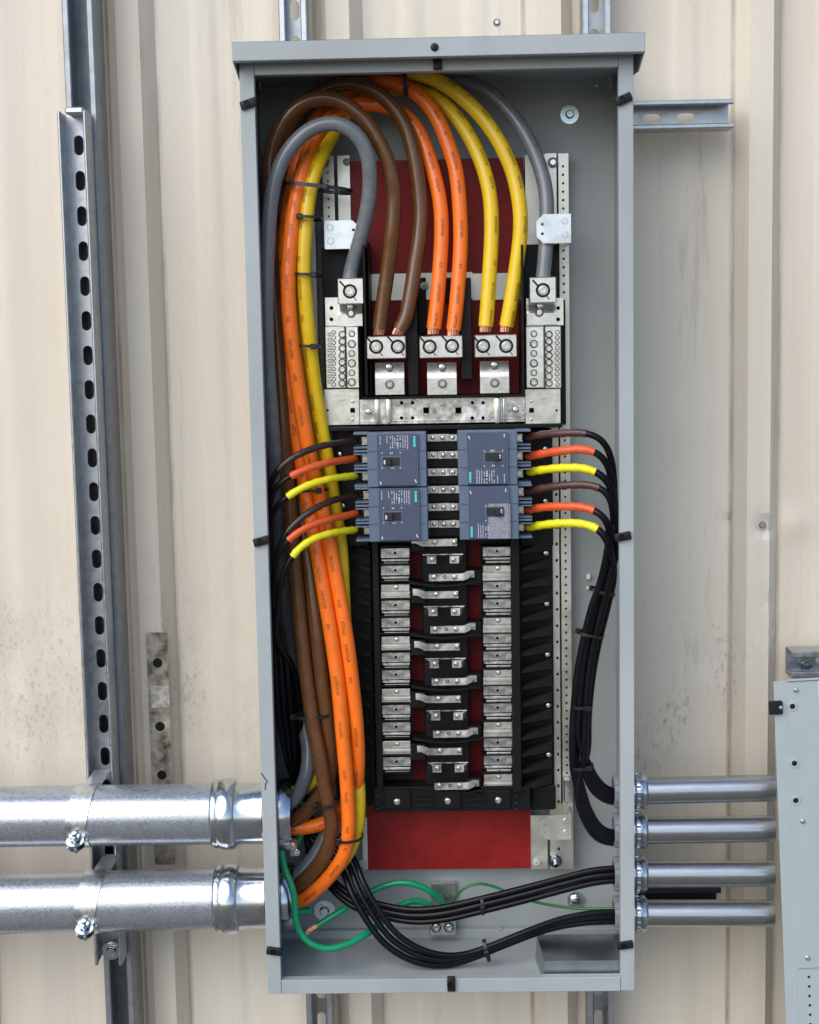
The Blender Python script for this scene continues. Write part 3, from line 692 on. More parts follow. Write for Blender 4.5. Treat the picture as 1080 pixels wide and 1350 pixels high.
# ================================================================ LUGS
def main_lug(label, x0, y0, x1, y1, screws, tongue, bolts, group):
    t = thing('cable_lug', label, 'cable lug', P((x0 + x1) / 2, y1, .09), group)
    bm = B(); bxp(bm, x0, y0, x1, y1, .073, .032, .0012); obj('lug_body', bm, M['lug'], t)
    for px, py in screws:
        bm = B(); c = P(px, py, .073); lathe(bm, c, (0, -1, 0), [(0, .0101), (.0003, .0101), (.0003, .0088), (.0, .0088)], 24)
        obj('socket_rim', bm, M['hole'], t, True); screw(t, c + Vector((0, -.0004, 0)), .0070, 'sock', 'set_screw')
        bm = B(); Mx = Matrix.Rotation(R(48), 4, 'Y'); q = P(px - 9.5, py - 9, .0728); box(bm, q.x - .0065, q.x + .0065, .0722, .0735, q.z - .0012, q.z + .0012, 0, 1, Mx); obj('witness_mark', bm, M['hole'], t)
        bm = B(); Mx = Matrix.Rotation(R(52), 4, 'Y'); q = P(px + 6, py + 9, .0728); box(bm, q.x - .0042, q.x + .0042, .0724, .0735, q.z - .0006, q.z + .0006, 0, 1, Mx); obj('witness_mark', bm, M['hole'], t)
    a, b, c, d = ext(*tongue, .100)
    bm = B()
    ch = .002
    hm = c + (d - c) * .52; pr = [(.094, c), (.094, hm), (.0955, hm + .003), (.1035, d), (.1075, d), (.100, hm), (.100, c)]
    prism(bm, [Vector((a, y, z)) for y, z in pr], (b - a, 0, 0))
    obj('lug_tongue', bm, M['lug'], t)
    for (px, py), k in zip(bolts, ('pan', 'hex')): screw(t, P(px, py, .096 if k == 'pan' else .094), .0054 if k == 'pan' else .0050, k, 'bolt')
    return t
LG = 'phase cable lugs'
main_lug('aluminium twin lug holding the two brown cables', 483, 443, 535, 473, ((496, 457), (524.5, 457)), (495, 478, 533, 520), ((513, 484), (514, 507)), LG)
main_lug('aluminium twin lug holding the two orange cables', 553, 442.5, 610, 472, ((566.5, 457), (596, 456)), (563.5, 478, 602, 520), ((583, 484), (583.5, 506)), LG)
main_lug('aluminium twin lug holding the two yellow cables', 626, 441, 682, 471, ((637, 456), (667.5, 456)), (633, 476, 671, 518), ((652, 481), (652.5, 505)), LG)
main_lug('single lug clamping the grey cable on the left neutral bar', 445, 366.5, 479.5, 401, ((461.5, 384),), (446, 400, 478, 430), ((462, 404), (463, 413)), 'neutral cable lugs')
main_lug('single lug clamping the grey cable on the right neutral bar', 698, 365, 733.5, 399.5, ((716, 382.5),), (694.5, 399, 733, 428), ((712, 403), (711, 411.5)), 'neutral cable lugs')

# ================================================================ BREAKERS
s = S(.045)
def breaker():
    t = thing('circuit_breaker', 'x', 'circuit breaker', (0, .045, 0), 'blue grey three pole circuit breakers')
    w_, h_ = 39.2 * s, 35.9 * s
    bm = B(); box(bm, -w_, w_, .049, .120, -h_, h_, .0010)
    for k in range(4):
        z = h_ - .001 - k * (2 * h_ - .002) / 3; box(bm, -w_ - 18.5 * s, -w_ + .001, .060, .118, z - .0016, z + .0016, .0005)
    for k in (1, 2):
        z = h_ - k * 2 * h_ / 3; 
        for dz in (-.0045, .0045): box(bm, -w_ - 18.5 * s, -w_ + .001, .060, .118, z + dz - .0009, z + dz + .0009)
    box(bm, -w_ - 2 * s, -w_ + .001, .0998, .119, -h_ + .001, h_ - .001)
    obj('case', bm, M['bluegrey'], t)
    bm = B(); box(bm, -w_ + 13.4 * s, w_ - 12 * s, .0445, .0492, -h_ + .0018, h_ - .0012, .0010); cv = obj('front_cover', bm, M['slate'], t)
    for x in (-w_ + 13.4 * s, w_ - 12 * s): bm = B(); box(bm, x - .0005, x + .0005, .0440, .0500, -h_ + .002, h_ - .002); obj('cover_edge', bm, M['bluegrey'], t)
    bm = B()
    for k in (-1, 1):                                     # pole joints across the end blocks
        for x0_, x1_ in ((-w_ + .0005, -w_ + 12.5 * s), (w_ - 11.5 * s, w_ - .0005)): box(bm, x0_, x1_, .0484, .0495, k * h_ / 3 - .0006, k * h_ / 3 + .0006)
    obj('joint_line', bm, M['slate'], t)
    cx, cz = -7.4 * s, -1.6 * s
    bm = B(); plate(bm, rect(0, 0, 25.5 * s, 14.5 * s), [rect(0, 0, 22.5 * s, 11.5 * s)], (cx, .0440, cz), (1, 0, 0), (0, 0, 1), -.0012); obj('toggle_surround', bm, M['bluegrey'], t)
    bm = B(); box(bm, cx - 11.4 * s, cx + 11.4 * s, .0436, .0450, cz - 5.8 * s, cz + 5.8 * s); obj('toggle_window', bm, M['toggle'], t)
    bm = B(); box(bm, cx - 6.5 * s, cx + 0 * s, .036, .0445, cz - 4.6 * s, cz + 4.6 * s, .0009); obj('toggle', bm, M['toggle'], t)
    bm = B(); box(bm, cx - 9.8 * s, cx - 7.2 * s, .0415, .0440, cz - 3.6 * s, cz + 2.2 * s, .0006); obj('position_mark', bm, M['white'], t)
    cu = bpy.data.curves.new('badge', 'FONT'); cu.body = 'SIEMENS'; cu.size = .0040; cu.offset = .0002; cu.extrude = .00015; cu.align_x = 'CENTER'; cu.align_y = 'CENTER'
    tmp = bpy.data.objects.new('tmp', cu); COL.objects.link(tmp); dg = bpy.context.evaluated_depsgraph_get(); me = bpy.data.meshes.new_from_object(tmp.evaluated_get(dg)); bpy.data.objects.remove(tmp)
    me.materials.clear(); me.materials.append(M['teal'])
    o = bpy.data.objects.new('brand_lettering', me); COL.objects.link(o); o.parent = t; o.rotation_euler = (R(90), R(-90), 0); o.location = (23.8 * s, .0441 - .045, 24.6 * s)
    rnd = random.Random(3); bm = B()                       # rows of print too small to read
    for kx, n in ((-21.5, 1), (-12.5, 2), (-8, 4), (-5, 1), (-2, 5), (1.5, 3), (5, 4), (8.5, 6), (11.5, 3), (14.5, 6)):
        z = h_ - 3.4 * s
        for j in range(9):
            L = rnd.uniform(.5, 2.4) * s
            if z - L < (h_ - 21 * s if kx > -10 else h_ - 15 * s): break
            if rnd.random() < .86: box(bm, kx * s - (.0005 if kx != 1.5 else .001), kx * s + (.0005 if kx != 1.5 else .001), .0442, .0446, z - L, z)
            z -= L + .7 * s
    for kx, kz in ((-19.5, 10), (4.5, 10), (-19.5, -10), (4.5, -10), (-8, 9.6), (-6, 9.6), (-8, -10.2), (-6, -10.2), (-4, -10.2)): box(bm, (kx - .6) * s, (kx + .6) * s, .0442, .0446, (kz - .9) * s, (kz + .9) * s)
    for kx, kz in ((-22, -29), (-22, -31), (23.8, -27), (25, -29)): box(bm, (kx - .7) * s, (kx + .7) * s, .0442, .0446, (kz - 1.2) * s, (kz + 1.2) * s)
    o = obj('small_print', bm, M['white'], t); o['kind'] = 'stuff'
    bm = B(); plate(bm, rect(0, 0, 15 * s, 19 * s), [rect(0, 0, 14.4 * s, 18.4 * s)], (9 * s, .0443, h_ - 12.5 * s), (1, 0, 0), (0, 0, 1), -.0003); obj('print_frame', bm, M['dim'], t)
    for k in range(3):
        z = h_ * (2 / 3) * (1 - k) ; bm = B()
        box(bm, -w_ - 9.5 * s, -w_ - .0002, .084, .100, z - 6.2 * s, z + 6.2 * s, .0012); o = obj('terminal', bm, M['lug'], t)
        screw(o, (-w_ - 4.3 * s, .084, z), .0046, 'slot', 'terminal_screw')
    return t
b0 = breaker()
spots = [(523.3, 606.8, 0, 'upper left circuit breaker fed by left hand wires below the left neutral bar'), (525.3, 679.3, 0, 'lower left circuit breaker with taped wires entering its left side'),
         (643.3, 604.3, 1, 'upper right circuit breaker mounted upside down with wires leaving to the right'), (645.2, 676.4, 1, 'lower right circuit breaker whose front carries the pale specification sticker')]
for i, (px, py, fl, lab) in enumerate(spots):
    o = b0 if i == 0 else copy_tree(b0)
    q = P(px, py, .045); o.location = (q.x, .045, q.z); o['label'] = lab
    if fl: o.rotation_euler = (0, math.pi, 0)
    if 'root' in o: del o['root']
    if i == 3:
        bm = B(); bxp(bm, 644, 664, 673, 710, .0441, .0004); bb = bm
        me = bpy.data.meshes.new('specification_sticker'); 
        for v in bb.verts: v.co = Vector((-(v.co.x - q.x), v.co.y - .045, -(v.co.z - q.z)))
        bmesh.ops.recalc_face_normals(bb, faces=bb.faces); bb.to_mesh(me); bb.free(); me.materials.append(mat('sticker_print', (.30, .30, .34), .5, 0, .5, 300, col2=(.13, .14, .19), stretch=(1, 1, 3)))
        so_ = bpy.data.objects.new('specification_sticker', me); COL.objects.link(so_); so_.parent = o

# ================================================================ HEAVY CABLES
CR = .0104
def heavy(name, label, m, pts, lug_end, group, r=CR, cat='cable', cop=.008):
    path = spline([P(*p) for p in pts], .007); loc = path[0].copy()
    t = thing(name, label, cat, loc, group)
    bm = B(); tube(bm, path, r, 20); obj('insulation', bm, m, t, True, 60)
    d = (path[0] - path[1]).normalized(); q = lug_end if isinstance(lug_end, Vector) else path[0] + d * cop
    bm = B(); strands = []
    for k in range(12):
        a = 2 * math.pi * k / 12; off = Vector((math.cos(a), math.sin(a), 0)) * r * .62
        cyl(bm, path[0] + off - d * .002, q + off * .85, r * .24, 6)
    cyl(bm, path[0] - d * .002, q, r * .6, 8); obj('copper_strands', bm, M['copper'], t)
    return t
heavy('power_cable', 'grey cable looping over the left neutral bar, frontmost at the top left', M['grey'], [
 (461, 368, .088), (464, 352, .088), (472, 325, .082), (480, 295, .075), (486, 265, .068), (488, 237, .062), (486, 210, .055), (478, 187, .052), (461, 169.5, .05), (441, 162, .05), (422, 164, .05), (404, 173.5, .05), (386, 191, .05), (371, 214, .05),
 (362, 240, .05), (357, 268, .05), (354.5, 300, .05), (352.5, 344, .05), (351.5, 400, .05), (353, 470, .052), (359, 561, .06), (366, 650, .095), (372, 760, .13), (381, 850, .145), (394, 930, .135), (406, 985, .11), (405.5, 1013, .095), (397, 1040, .098), (382, 1060, .10), (355, 1068, .105), (320, 1068, .106)], None, 'grey neutral cables')
heavy('power_cable', 'grey cable arching down the right side to the right neutral bar', M['grey'], [
 (716, 366, .088), (718, 345, .09), (720.5, 310, .095), (721, 269, .10), (719, 247, .105), (713.5, 224, .11), (703, 197, .115), (688, 169, .12), (672, 147, .125), (653, 127.5, .13), (636, 116, .135), (612, 109, .14), (570, 106, .15), (520, 108, .16), (470, 118, .165), (420, 145, .168), (385, 190, .168), (368, 260, .168), (360, 360, .16),
 (362, 480, .155), (372, 600, .15), (385, 740, .145), (402, 880, .14), (418, 980, .135), (430, 1050, .128), (430, 1095, .12), (415, 1128, .115), (396, 1150, .11), (375, 1163, .106), (340, 1168, .106), (310, 1168, .106)], None, 'grey neutral cables')
heavy('power_cable', 'front brown cable forming the lower of the two brown loops', M['brown'], [
 (500, 434, .088), (503.5, 410, .088), (507, 385, .087), (512, 350, .085), (517, 309, .08), (519.5, 265, .078), (517, 237, .075), (511.5, 213, .073), (500, 187, .072), (485.5, 163, .072), (467, 145, .072), (448, 133, .072), (428, 128.5, .072), (410, 131, .072), (391, 141, .072), (374, 160, .073), (362, 184, .075), (356, 210, .077), (355, 250, .077), (357, 320, .078), (361, 381, .079), (367, 468, .08), (373, 561, .08),
 (380, 640, .082), (390, 757, .08), (398, 840, .075), (405.5, 904, .07), (414, 960, .066), (422, 1000, .063), (429, 1044, .063), (434.5, 1067, .064), (437.5, 1089, .066), (435, 1111, .07), (427, 1131, .076), (415, 1147, .084), (403, 1159, .093), (390, 1170, .10), (368, 1178, .104), (330, 1180, .106)], None, 'brown phase cables')
heavy('power_cable', 'rear brown cable forming the upper and wider of the two brown loops', M['brown'], [
 (527.5, 434, .088), (534, 422, .088), (540, 395, .09), (547, 350, .093), (553, 309, .095), (554.5, 275, .096), (551, 238, .097), (544, 197, .098), (533, 163, .099), (514.5, 136, .10), (495, 119.5, .10), (472, 111, .10), (452, 110, .10), (432, 116, .101), (408, 131, .103), (386, 155, .106), (370, 190, .11), (362, 240, .113), (360, 320, .115), (366, 420, .115), (377, 520, .113), (389, 610, .11),
 (400, 690, .10), (409, 757, .088), (418, 840, .078), (425, 904, .074), (432, 955, .075), (436.5, 1000, .08), (434, 1028, .085), (424, 1048, .09), (411, 1062, .094), (398, 1076, .098), (376, 1086, .102), (340, 1085, .106)], None, 'brown phase cables')
heavy('power_cable', 'inner orange cable ending at the left socket of the centre lug', M['orange'], [
 (572, 433, .088), (575.5, 405, .09), (579, 365, .093), (582, 318, .098), (582, 285, .10), (579.5, 262, .103), (574, 236, .107), (564, 203, .112), (551, 172, .116), (533, 152, .12), (512, 141, .121), (488, 137, .121), (464, 139, .12), (443, 149, .115), (424, 167, .108), (410, 193, .098), (400, 222, .085), (392, 255, .073), (386, 290, .063), (381, 344, .056), (380, 390, .055), (384, 445, .056), (390, 490, .058), (401, 561, .062),
 (413, 620, .068), (423, 658, .074), (438, 733, .073), (457, 840, .068), (465, 904, .068), (470.5, 960, .07), (472, 1010, .075), (470, 1035, .082), (462, 1057, .09), (447, 1074, .096), (430, 1084, .10), (411, 1090, .102), (380, 1093, .104), (340, 1093, .106)], None, 'orange phase cables')
heavy('power_cable', 'outer orange cable with black print ending at the right socket of the centre lug', M['orange'], [
 (598, 435, .088), (601.5, 405, .09), (605, 365, .093), (607.5, 318, .097), (606, 270, .10), (601, 224, .104), (592.5, 195, .108), (580.5, 164, .112), (569, 143, .115), (553, 125.5, .118), (536, 115.5, .12), (517, 109.5, .122), (494, 108.5, .126), (470, 115, .131), (445, 128, .133), (423, 148, .13), (405, 178, .123), (393, 212, .113), (384, 250, .10), (377, 300, .09), (373, 344, .088), (372, 400, .087), (377, 470, .087), (389, 561, .087),
 (399, 620, .087), (406, 662, .083), (419, 733, .074), (437, 840, .066), (446, 904, .062), (451, 960, .058), (456, 1015, .056), (459, 1060, .056), (460, 1090, .057), (457.5, 1115, .06), (451, 1133, .066), (440, 1149, .074), (427, 1164, .083), (413, 1177, .092), (398, 1187, .10), (370, 1192, .105), (335, 1192, .107)], None, 'orange phase cables')
heavy('power_cable', 'inner yellow cable ending at the left socket of the right lug', M['yellow'], [
 (640.5, 430, .088), (643, 400, .09), (645.5, 360, .093), (648, 312, .097), (647, 266, .102), (640, 230, .108), (627.5, 197, .115), (610.5, 166, .122), (591, 142, .13), (572, 127, .136), (550, 118, .142), (522, 116, .146), (494, 123, .147), (468, 138, .142), (449, 158, .13), (436, 182, .115), (425, 203, .10), (415, 228, .086), (408, 255, .075), (403.5, 290, .068), (400.5, 344, .064), (402.5, 390, .065), (408, 450, .07), (413, 495, .078),
 (423, 561, .088), (434, 620, .095), (440, 660, .10), (449, 720, .10), (453, 800, .10), (457, 880, .10), (461, 960, .10), (470, 1015, .088), (473, 1060, .08), (469.5, 1095, .080), (459, 1124, .083), (442, 1146, .09), (422, 1167, .097), (405, 1183, .10), (370, 1190, .107), (335, 1190, .109)], None, 'yellow phase cables')
heavy('power_cable', 'outer yellow cable making the highest arch to the right socket of the right lug', M['yellow'], [
 (668, 430, .088), (673.5, 400, .088), (681, 350, .089), (686, 309, .09), (686.5, 285, .091), (684, 262, .093), (677, 230, .097), (664, 198, .10), (647, 169, .105), (625, 142.5, .11), (602, 122, .115), (577, 106, .121), (552, 97.5, .128), (530, 95, .135), (506, 96.5, .143), (482, 103, .15), (456, 118, .153), (434, 142, .15), (417, 175, .142), (406, 215, .13), (399, 260, .115), (395, 310, .103), (393.5, 370, .098), (396, 430, .098), (403, 500, .105),
 (412, 580, .115), (424, 680, .125), (437, 800, .125), (445, 900, .122), (441, 970, .12), (424, 1015, .115), (402, 1037, .11), (380, 1050, .107), (340, 1056, .106)], None, 'yellow phase cables')

# ================================================================ BRANCH WIRES
def branch(label, tape, pts, ntape, r, group, tr=None, cat='wire'):
    w3 = [P(*p) for p in pts]; path = spline(w3, .006); t = thing('branch_wire', label, cat, path[0], group)
    cut = min(range(len(path)), key=lambda i: (path[i] - w3[ntape]).length)
    bm = B(); tube(bm, path, r, 12, rf=lambda u: r * (1 + .2 * min(1, u * 3))); obj('wire_jacket', bm, M['rubber'], t, True, 60)
    tr = (tr or r * 1.16) * 1.16
    bm = B(); n_ = cut
    def rf(u): return tr * (1 + .06 * (1 if int(u * n_ * .8) % 2 else -1)) if u > .04 else r * .8 + (tr - r * .8) * u / .04
    tube(bm, path[:cut + 1], tr, 12, rf=rf); obj('colour_tape', bm, tape, t, True, 60)
    d = (path[0] - path[1]).normalized(); bm = B(); cyl(bm, path[0] - d * .002, path[0] + d * .009, r * .7, 8); obj('copper_end', bm, M['copper'], t, True)
    return t
def offs(pts, dx, dy, dY): return [(x + dx, y + dy, Y + dY) for x, y, Y in pts]
GA = [(420, 1098, .125), (445, 1118, .118), (461, 1138, .10), (472, 1166, .08), (490, 1200, .07), (517, 1236, .065), (550, 1257, .063), (585, 1265, .065), (612, 1262, .07), (641, 1252, .075), (691, 1232, .085), (733, 1217, .095), (774, 1209, .10), (806, 1207, .103), (850, 1206, .106)]
GB = [(410, 1130, .15), (430, 1155, .145), (447, 1172, .135), (467, 1186, .125), (497, 1196, .11), (541, 1204, .10), (580, 1202, .095), (635, 1190, .095), (691, 1176, .098), (747, 1161, .102), (780, 1153, .104), (806, 1150, .105), (850, 1150, .106)]
LW = [
 ([(471, 581.5, .092), (451, 583.6, .07), (428, 587, .045), (405, 594, .03), (382, 606, .022), (366, 620, .022), (356, 640, .03), (353, 680, .05)], 5, M['darktape'], .0038, 'topmost dark brown taped wire on the left side of the upper left breaker', GB, (-1, -5, .0), 365),
 ([(472, 604, .092), (451, 607, .068), (428, 611, .042), (405, 618, .028), (384, 627.5, .022), (370, 636, .022), (360, 648, .026), (355, 672, .04), (354, 710, .06)], 4, M['orangetape'], .0040, 'orange taped wire into the middle left terminal of the upper left breaker', GB, (0, 3, .0), 368),
 ([(472, 627, .092), (451, 629, .066), (428, 633, .04), (405, 640, .027), (391, 647, .022), (379, 655, .020), (368, 664, .022), (360, 677, .03), (356, 700, .045), (356, 740, .06)], 5, M['yellowtape'], .0040, 'yellow taped wire into the bottom left terminal of the upper left breaker', GB, (2, 11, .002), 372),
 ([(472, 653, .092), (451, 656.5, .068), (432, 662, .045), (414, 671.5, .03), (396, 684, .022), (379, 701, .02), (369, 720, .022), (362, 750, .035), (359, 790, .05)], 5, M['darktape'], .0038, 'dark brown taped wire into the top left terminal of the lower left breaker', GA, (6, -5, -.002), 362),
 ([(473, 676, .092), (451, 681, .066), (428, 686.6, .04), (405, 694.7, .026), (389, 704.5, .021), (380, 712, .02), (370, 726, .022), (363, 743, .026), (360, 765, .032), (359, 800, .045)], 5, M['orangetape'], .0040, 'orange taped wire into the middle left terminal of the lower left breaker', GA, (-2, 1, .001), 365),
 ([(472, 698, .092), (451, 700.5, .064), (432, 704, .042), (414, 710, .03), (398, 720, .022), (386, 733, .019), (378, 747, .02), (371.5, 765, .022), (367, 795, .028), (364, 840, .04)], 5, M['yellowtape'], .0042, 'yellow taped wire into the bottom left terminal of the lower left breaker', GA, (-10, 8, .004), 369)]
for k, (pts, nt_, tp, r, lab, G_, o, xm) in enumerate(LW):
    mid = [(xm - 3 + k * 4.2, 868 + k * 3, .062 + .004 * k), (xm + 3 + k * 4.6, 945, .078 + .006 * k), (xm + 16 + k * 2, 1010, .12 + .004 * k), (xm + 34, 1060, .155)]
    branch(lab, tp, pts + mid + offs(G_, *o), nt_, r, 'taped wires left of the breakers', .0046 if nt_ != 5 or k % 3 else .0042)
D1 = [(812, 700, .055), (802, 745, .06), (790, 790, .07), (779, 835, .078), (771, 880, .083), (766, 935, .088), (765, 975, .09)]
E1 = [(772, 1004, .095), (782, 1027, .10), (796, 1043, .104), (812, 1049, .106), (850, 1048, .106)]
E2 = [(763, 1020, .10), (767, 1050, .10), (777, 1078, .102), (793, 1099, .104), (812, 1104, .106), (850, 1102, .106)]
RW = [
 ([(692, 579, .092), (709, 574, .078), (742, 571, .055), (772, 571, .045), (788, 576, .042), (800, 589, .045), (807, 610, .05), (810, 650, .06)], 3, M['browntape'], .0043, 'topmost brown taped wire on the right side of the upper right breaker', E1, (2, -4), -4),
 ([(692, 602.5, .092), (719, 597.5, .072), (742, 594, .055), (765, 592, .046), (784, 595.5, .04), (795, 604, .04), (803, 618, .045), (808, 645, .05)], 4, M['orangetape'], .0045, 'orange taped wire from the middle right terminal of the upper right breaker', E1, (-1, 2), 3),
 ([(694, 623, .092), (719, 619, .070), (747, 616.7, .05), (770, 617.5, .042), (786, 622, .036), (798, 631, .036), (806, 645, .04), (809, 670, .045)], 4, M['yellowtape'], .0047, 'yellow taped wire from the bottom right terminal of the upper right breaker', E1, (-4, 8), 10),
 ([(692, 650, .092), (709, 645, .078), (742, 640, .055), (770, 639, .044), (790, 642.5, .036), (802, 652, .034), (808, 672, .04)], 4, M['browntape'], .0043, 'brown taped wire from the top right terminal of the lower right breaker', E2, (2, -5), -10),
 ([(692, 673, .092), (719, 668.5, .070), (747, 667.6, .05), (770, 669, .04), (784, 672.7, .033), (796, 682, .03), (803, 696, .035)], 4, M['orangetape'], .0045, 'orange taped wire from the middle right terminal of the lower right breaker', E2, (-1, 1), -16),
 ([(693, 696, .092), (719, 691.7, .068), (747, 689.6, .048), (770, 691, .036), (788, 697, .027), (799, 709, .025), (804, 724, .032)], 4, M['yellowtape'], .0047, 'yellow taped wire from the bottom right terminal of the lower right breaker', E2, (-4, 7), 15)]
for k, (pts, nt_, tp, r, lab, E_, o, sp) in enumerate(RW):
    col = [(x + sp * (.45 if i < 2 else .62), y + k * 3, Y + (.012 if k % 2 else -.003)) for i, (x, y, Y) in enumerate(D1)]
    col = [c for c in col if c[1] > pts[-1][1] + 30]
    branch(lab, tp, pts + col + [(x + o[0] + (0 if i else sp * .3), y + o[1], Y) for i, (x, y, Y) in enumerate(E_)], nt_, r, 'taped wires right of the breakers', .0052 if k % 3 else .0048)

# ================================================================ GREEN GROUND WIRES
def gwire(name, label, m, pts, r, bare=None, group='green ground wires'):
    path = spline([P(*p) for p in pts], .005); t = thing(name, label, 'wire', path[0], group)
    bm = B(); tube(bm, path, r, 14); obj('wire_jacket', bm, m, t, True, 60)
    for end in (bare or ()):
        i, j = (0, 1) if end == 0 else (-1, -2); d = (path[i] - path[j]).normalized(); bm = B()
        for k in range(6):
            a = k * math.pi / 3; o = Vector((0, math.cos(a), math.sin(a))) * r * .55; cyl(bm, path[i] + o - d * .002, path[i] + o * (.8 + .5 * (k % 2)) + d * (.014 + .003 * (k % 3)), r * .28, 6)
        obj('copper_strands', bm, M['copper'], t)
    return t
gwire('ground_wire', 'thick green ground wire sweeping in a deep bow along the cabinet floor', M['green'], [
 (371, 1122, .06), (373, 1133, .055), (376, 1148, .05), (383.5, 1165, .046), (388.5, 1186, .045), (389.5, 1209, .045), (396, 1230, .045), (411, 1245, .045), (432, 1251, .048), (453, 1247, .055), (474, 1237, .07), (492, 1226, .09), (508, 1211, .12), (524, 1196, .14), (545, 1188, .15), (562, 1191, .155), (575, 1200, .16)], .0049)
gwire('ground_wire', 'green ground wire with bare copper end arching up to the ground lug', M['green'], [
 (418, 1221, .12), (432, 1212, .125), (447, 1203, .13), (463, 1192, .14), (485, 1178, .15), (507, 1168, .15), (530, 1163.5, .15), (552, 1167.5, .15), (571, 1177.5, .155), (584, 1191, .165), (589, 1202, .172)], .0049, (0,))
gwire('ground_wire', 'short green wire rising from the lower big conduit to the upper one', M['green'], [
 (388, 1125, .115), (392, 1112, .11), (398, 1098, .11), (403, 1080, .12), (402, 1062, .12), (385, 1056, .115), (360, 1060, .11)], .0048)
gwire('ground_wire', 'green wire stub entering the lower big conduit', M['green'], [(408, 1200, .11), (398, 1203, .10), (385, 1200, .10), (360, 1196, .105)], .0050)
gwire('thin_ground_wire', 'thin dark green wire running to the lowest small conduit', M['dgreen'], [
 (596, 1194, .165), (600, 1184, .155), (609, 1173, .15), (630, 1165, .15), (652, 1169, .15), (677, 1180, .145), (705, 1189, .14), (747, 1196.5, .13), (780, 1198.5, .12), (808, 1198, .11), (850, 1200, .106)], .0021, group='thin wires')
t = thing('ground_lug', 'square aluminium ground lug bolted low on the cabinet back', 'lug', P(584, 1236, .19))
bm = B(); bxp(bm, 569, 1165, 601, 1212, .187, .0125, .001); obj('lug_plate', bm, M['lug'], t)
bm = B(); bxp(bm, 566, 1210, 601, 1234, .166, .03, .0015); obj('lug_block', bm, M['lug'], t)
for px in (575, 592): screw(t, P(px, 1223, .166), .0062, 'sock', 'set_screw')
screw(t, P(590, 1184, .187), .005, 'hex', 'bolt')

# ================================================================ LAY-IN BRACKETS
def tab(label, x0, y0, x1, y1, flip, Y=.098, m=None):
    t = thing('support_bracket', label, 'bracket', P((x0 + x1) / 2, y1, .15), 'galvanised trim support brackets')
    a, b, c, d = ext(x0, y0, x1, y1, Y); w_, h_ = b - a, d - c; k = w_ * .2
    o = [(0, 0), (w_ - k, 0), (w_, k), (w_, h_ - k), (w_ - k, h_), (0, h_)]
    hs = [circ(w_ - k * .85, h_ * .33, .0022, 10), circ(w_ - k * .85, h_ * .66, .0022, 10)]
    if flip: o = [(w_ - x, y) for x, y in o][::-1]; hs = [[(w_ - x, y) for x, y in q] for q in hs]
    bm = B(); plate(bm, o, hs, (a, Y, c), (1, 0, 0), (0, 0, 1), -.0018); obj('bracket_face', bm, m or M['tabs'], t)
    bm = B(); xx = a if not flip else b - .0018
    box(bm, xx, xx + .0018, Y + .0019, .162, c, d); obj('bracket_leg', bm, m or M['tabs'], t)
    bm = B(); e = a + w_ * (.17 if not flip else .83)
    for zz in (h_ * .28, h_ * .75): lathe(bm, (e, Y + .0002, c + zz), (0, -1, 0), [(0, .0048), (.0008, .004), (.0008, 0)], 10)
    obj('bracket_dimple', bm, m or M['galv'], t, True)
tab('galvanised bracket tab beside the left grey cable loop', 428, 290.5, 474, 328, False)
tab('galvanised bracket tab crossing the right grey cable', 707.5, 282, 753, 320.5, True, .078)
tab('dull galvanised bracket tab beside the bottom red insulator', 712, 1075, 753, 1107, True, .118, M['rail'])
bm = B(); bxp(bm, 744, 1028, 752, 1058, .15, .012, .001); single('adjuster_plate', 'small bright adjuster plate on the right rail above the lowest bracket', 'bracket', bm, M['galv'], smooth=False)

# ================================================================ CABLE TIES
def ring_tie(label, c, ax, ra, rb, w_=.0042, head=(0,), group='black cable ties', tail=None):
    """oval strap round a bundle: c centre, ax = long half axis direction (with Y as the other)"""
    ax = Vector(ax).normalized(); Y = Vector((0, 1, 0)); n = ax.cross(Y).normalized(); c = Vector(c); bm = B(); N = 36; th = .0013; rings = []
    for i in range(N):
        a = 2 * math.pi * i / N; ca, sa = math.cos(a), math.sin(a); e = .75
        d = ax * (abs(ca) ** e * math.copysign(1, ca) * ra) + Y * (abs(sa) ** e * math.copysign(1, sa) * rb); dn = d.normalized()
        rings.append([bm.verts.new(c + d + n * w_ / 2), bm.verts.new(c + d - n * w_ / 2), bm.verts.new(c + d + dn * th - n * w_ / 2), bm.verts.new(c + d + dn * th + n * w_ / 2)])
    for i in range(N):
        A, C = rings[i], rings[(i + 1) % N]
        for k in range(4): bm.faces.new((A[k], A[(k + 1) % 4], C[(k + 1) % 4], C[k]))
    t = thing('cable_tie', label, 'cable tie', c, group); obj('strap', bm, M['tie'], t)
    for h in head:
        a = R(h); q = c + ax * math.cos(a) * (ra + .001) - Y * (math.sin(a) * (rb + .003)); bm = B(); Mx = Matrix(((ax.x, 0, n.x, 0), (0, 1, 0, 0), (ax.z, 0, n.z, 0), (0, 0, 0, 1)))
        box(bm, q.x - .0045, q.x + .0045, q.y - .003, q.y + .003, q.z - .0038, q.z + .0038, .001, 1, Mx); obj('tie_head', bm, M['tie'], t)
        if tail:
            d = Vector(tail).normalized(); bm = B(); path = spline([q, q + d * .012 + Y * .004, q + d * .026], .004); tube(bm, path, .0011, 6); obj('tie_tail', bm, M['tie'], t)
    return t
def seg(x0, y0, x1, y1, Y): a, b = P(x0, y0, Y), P(x1, y1, Y); return (a + b) / 2, b - a, (b - a).length / 2
def tie(label, x0, y0, x1, y1, Y, rb, head=(60,), w_=.0042, tail=None):
    c, d, L = seg(x0, y0, x1, y1, Y); return ring_tie(label, c, d, L, rb, w_, head, tail=tail)
tie('cable tie holding the yellow cable under the left grey loop, highest of the left column', 374, 243, 464, 253, .085, .036, (75,), .0055, (1, 0, -.25))
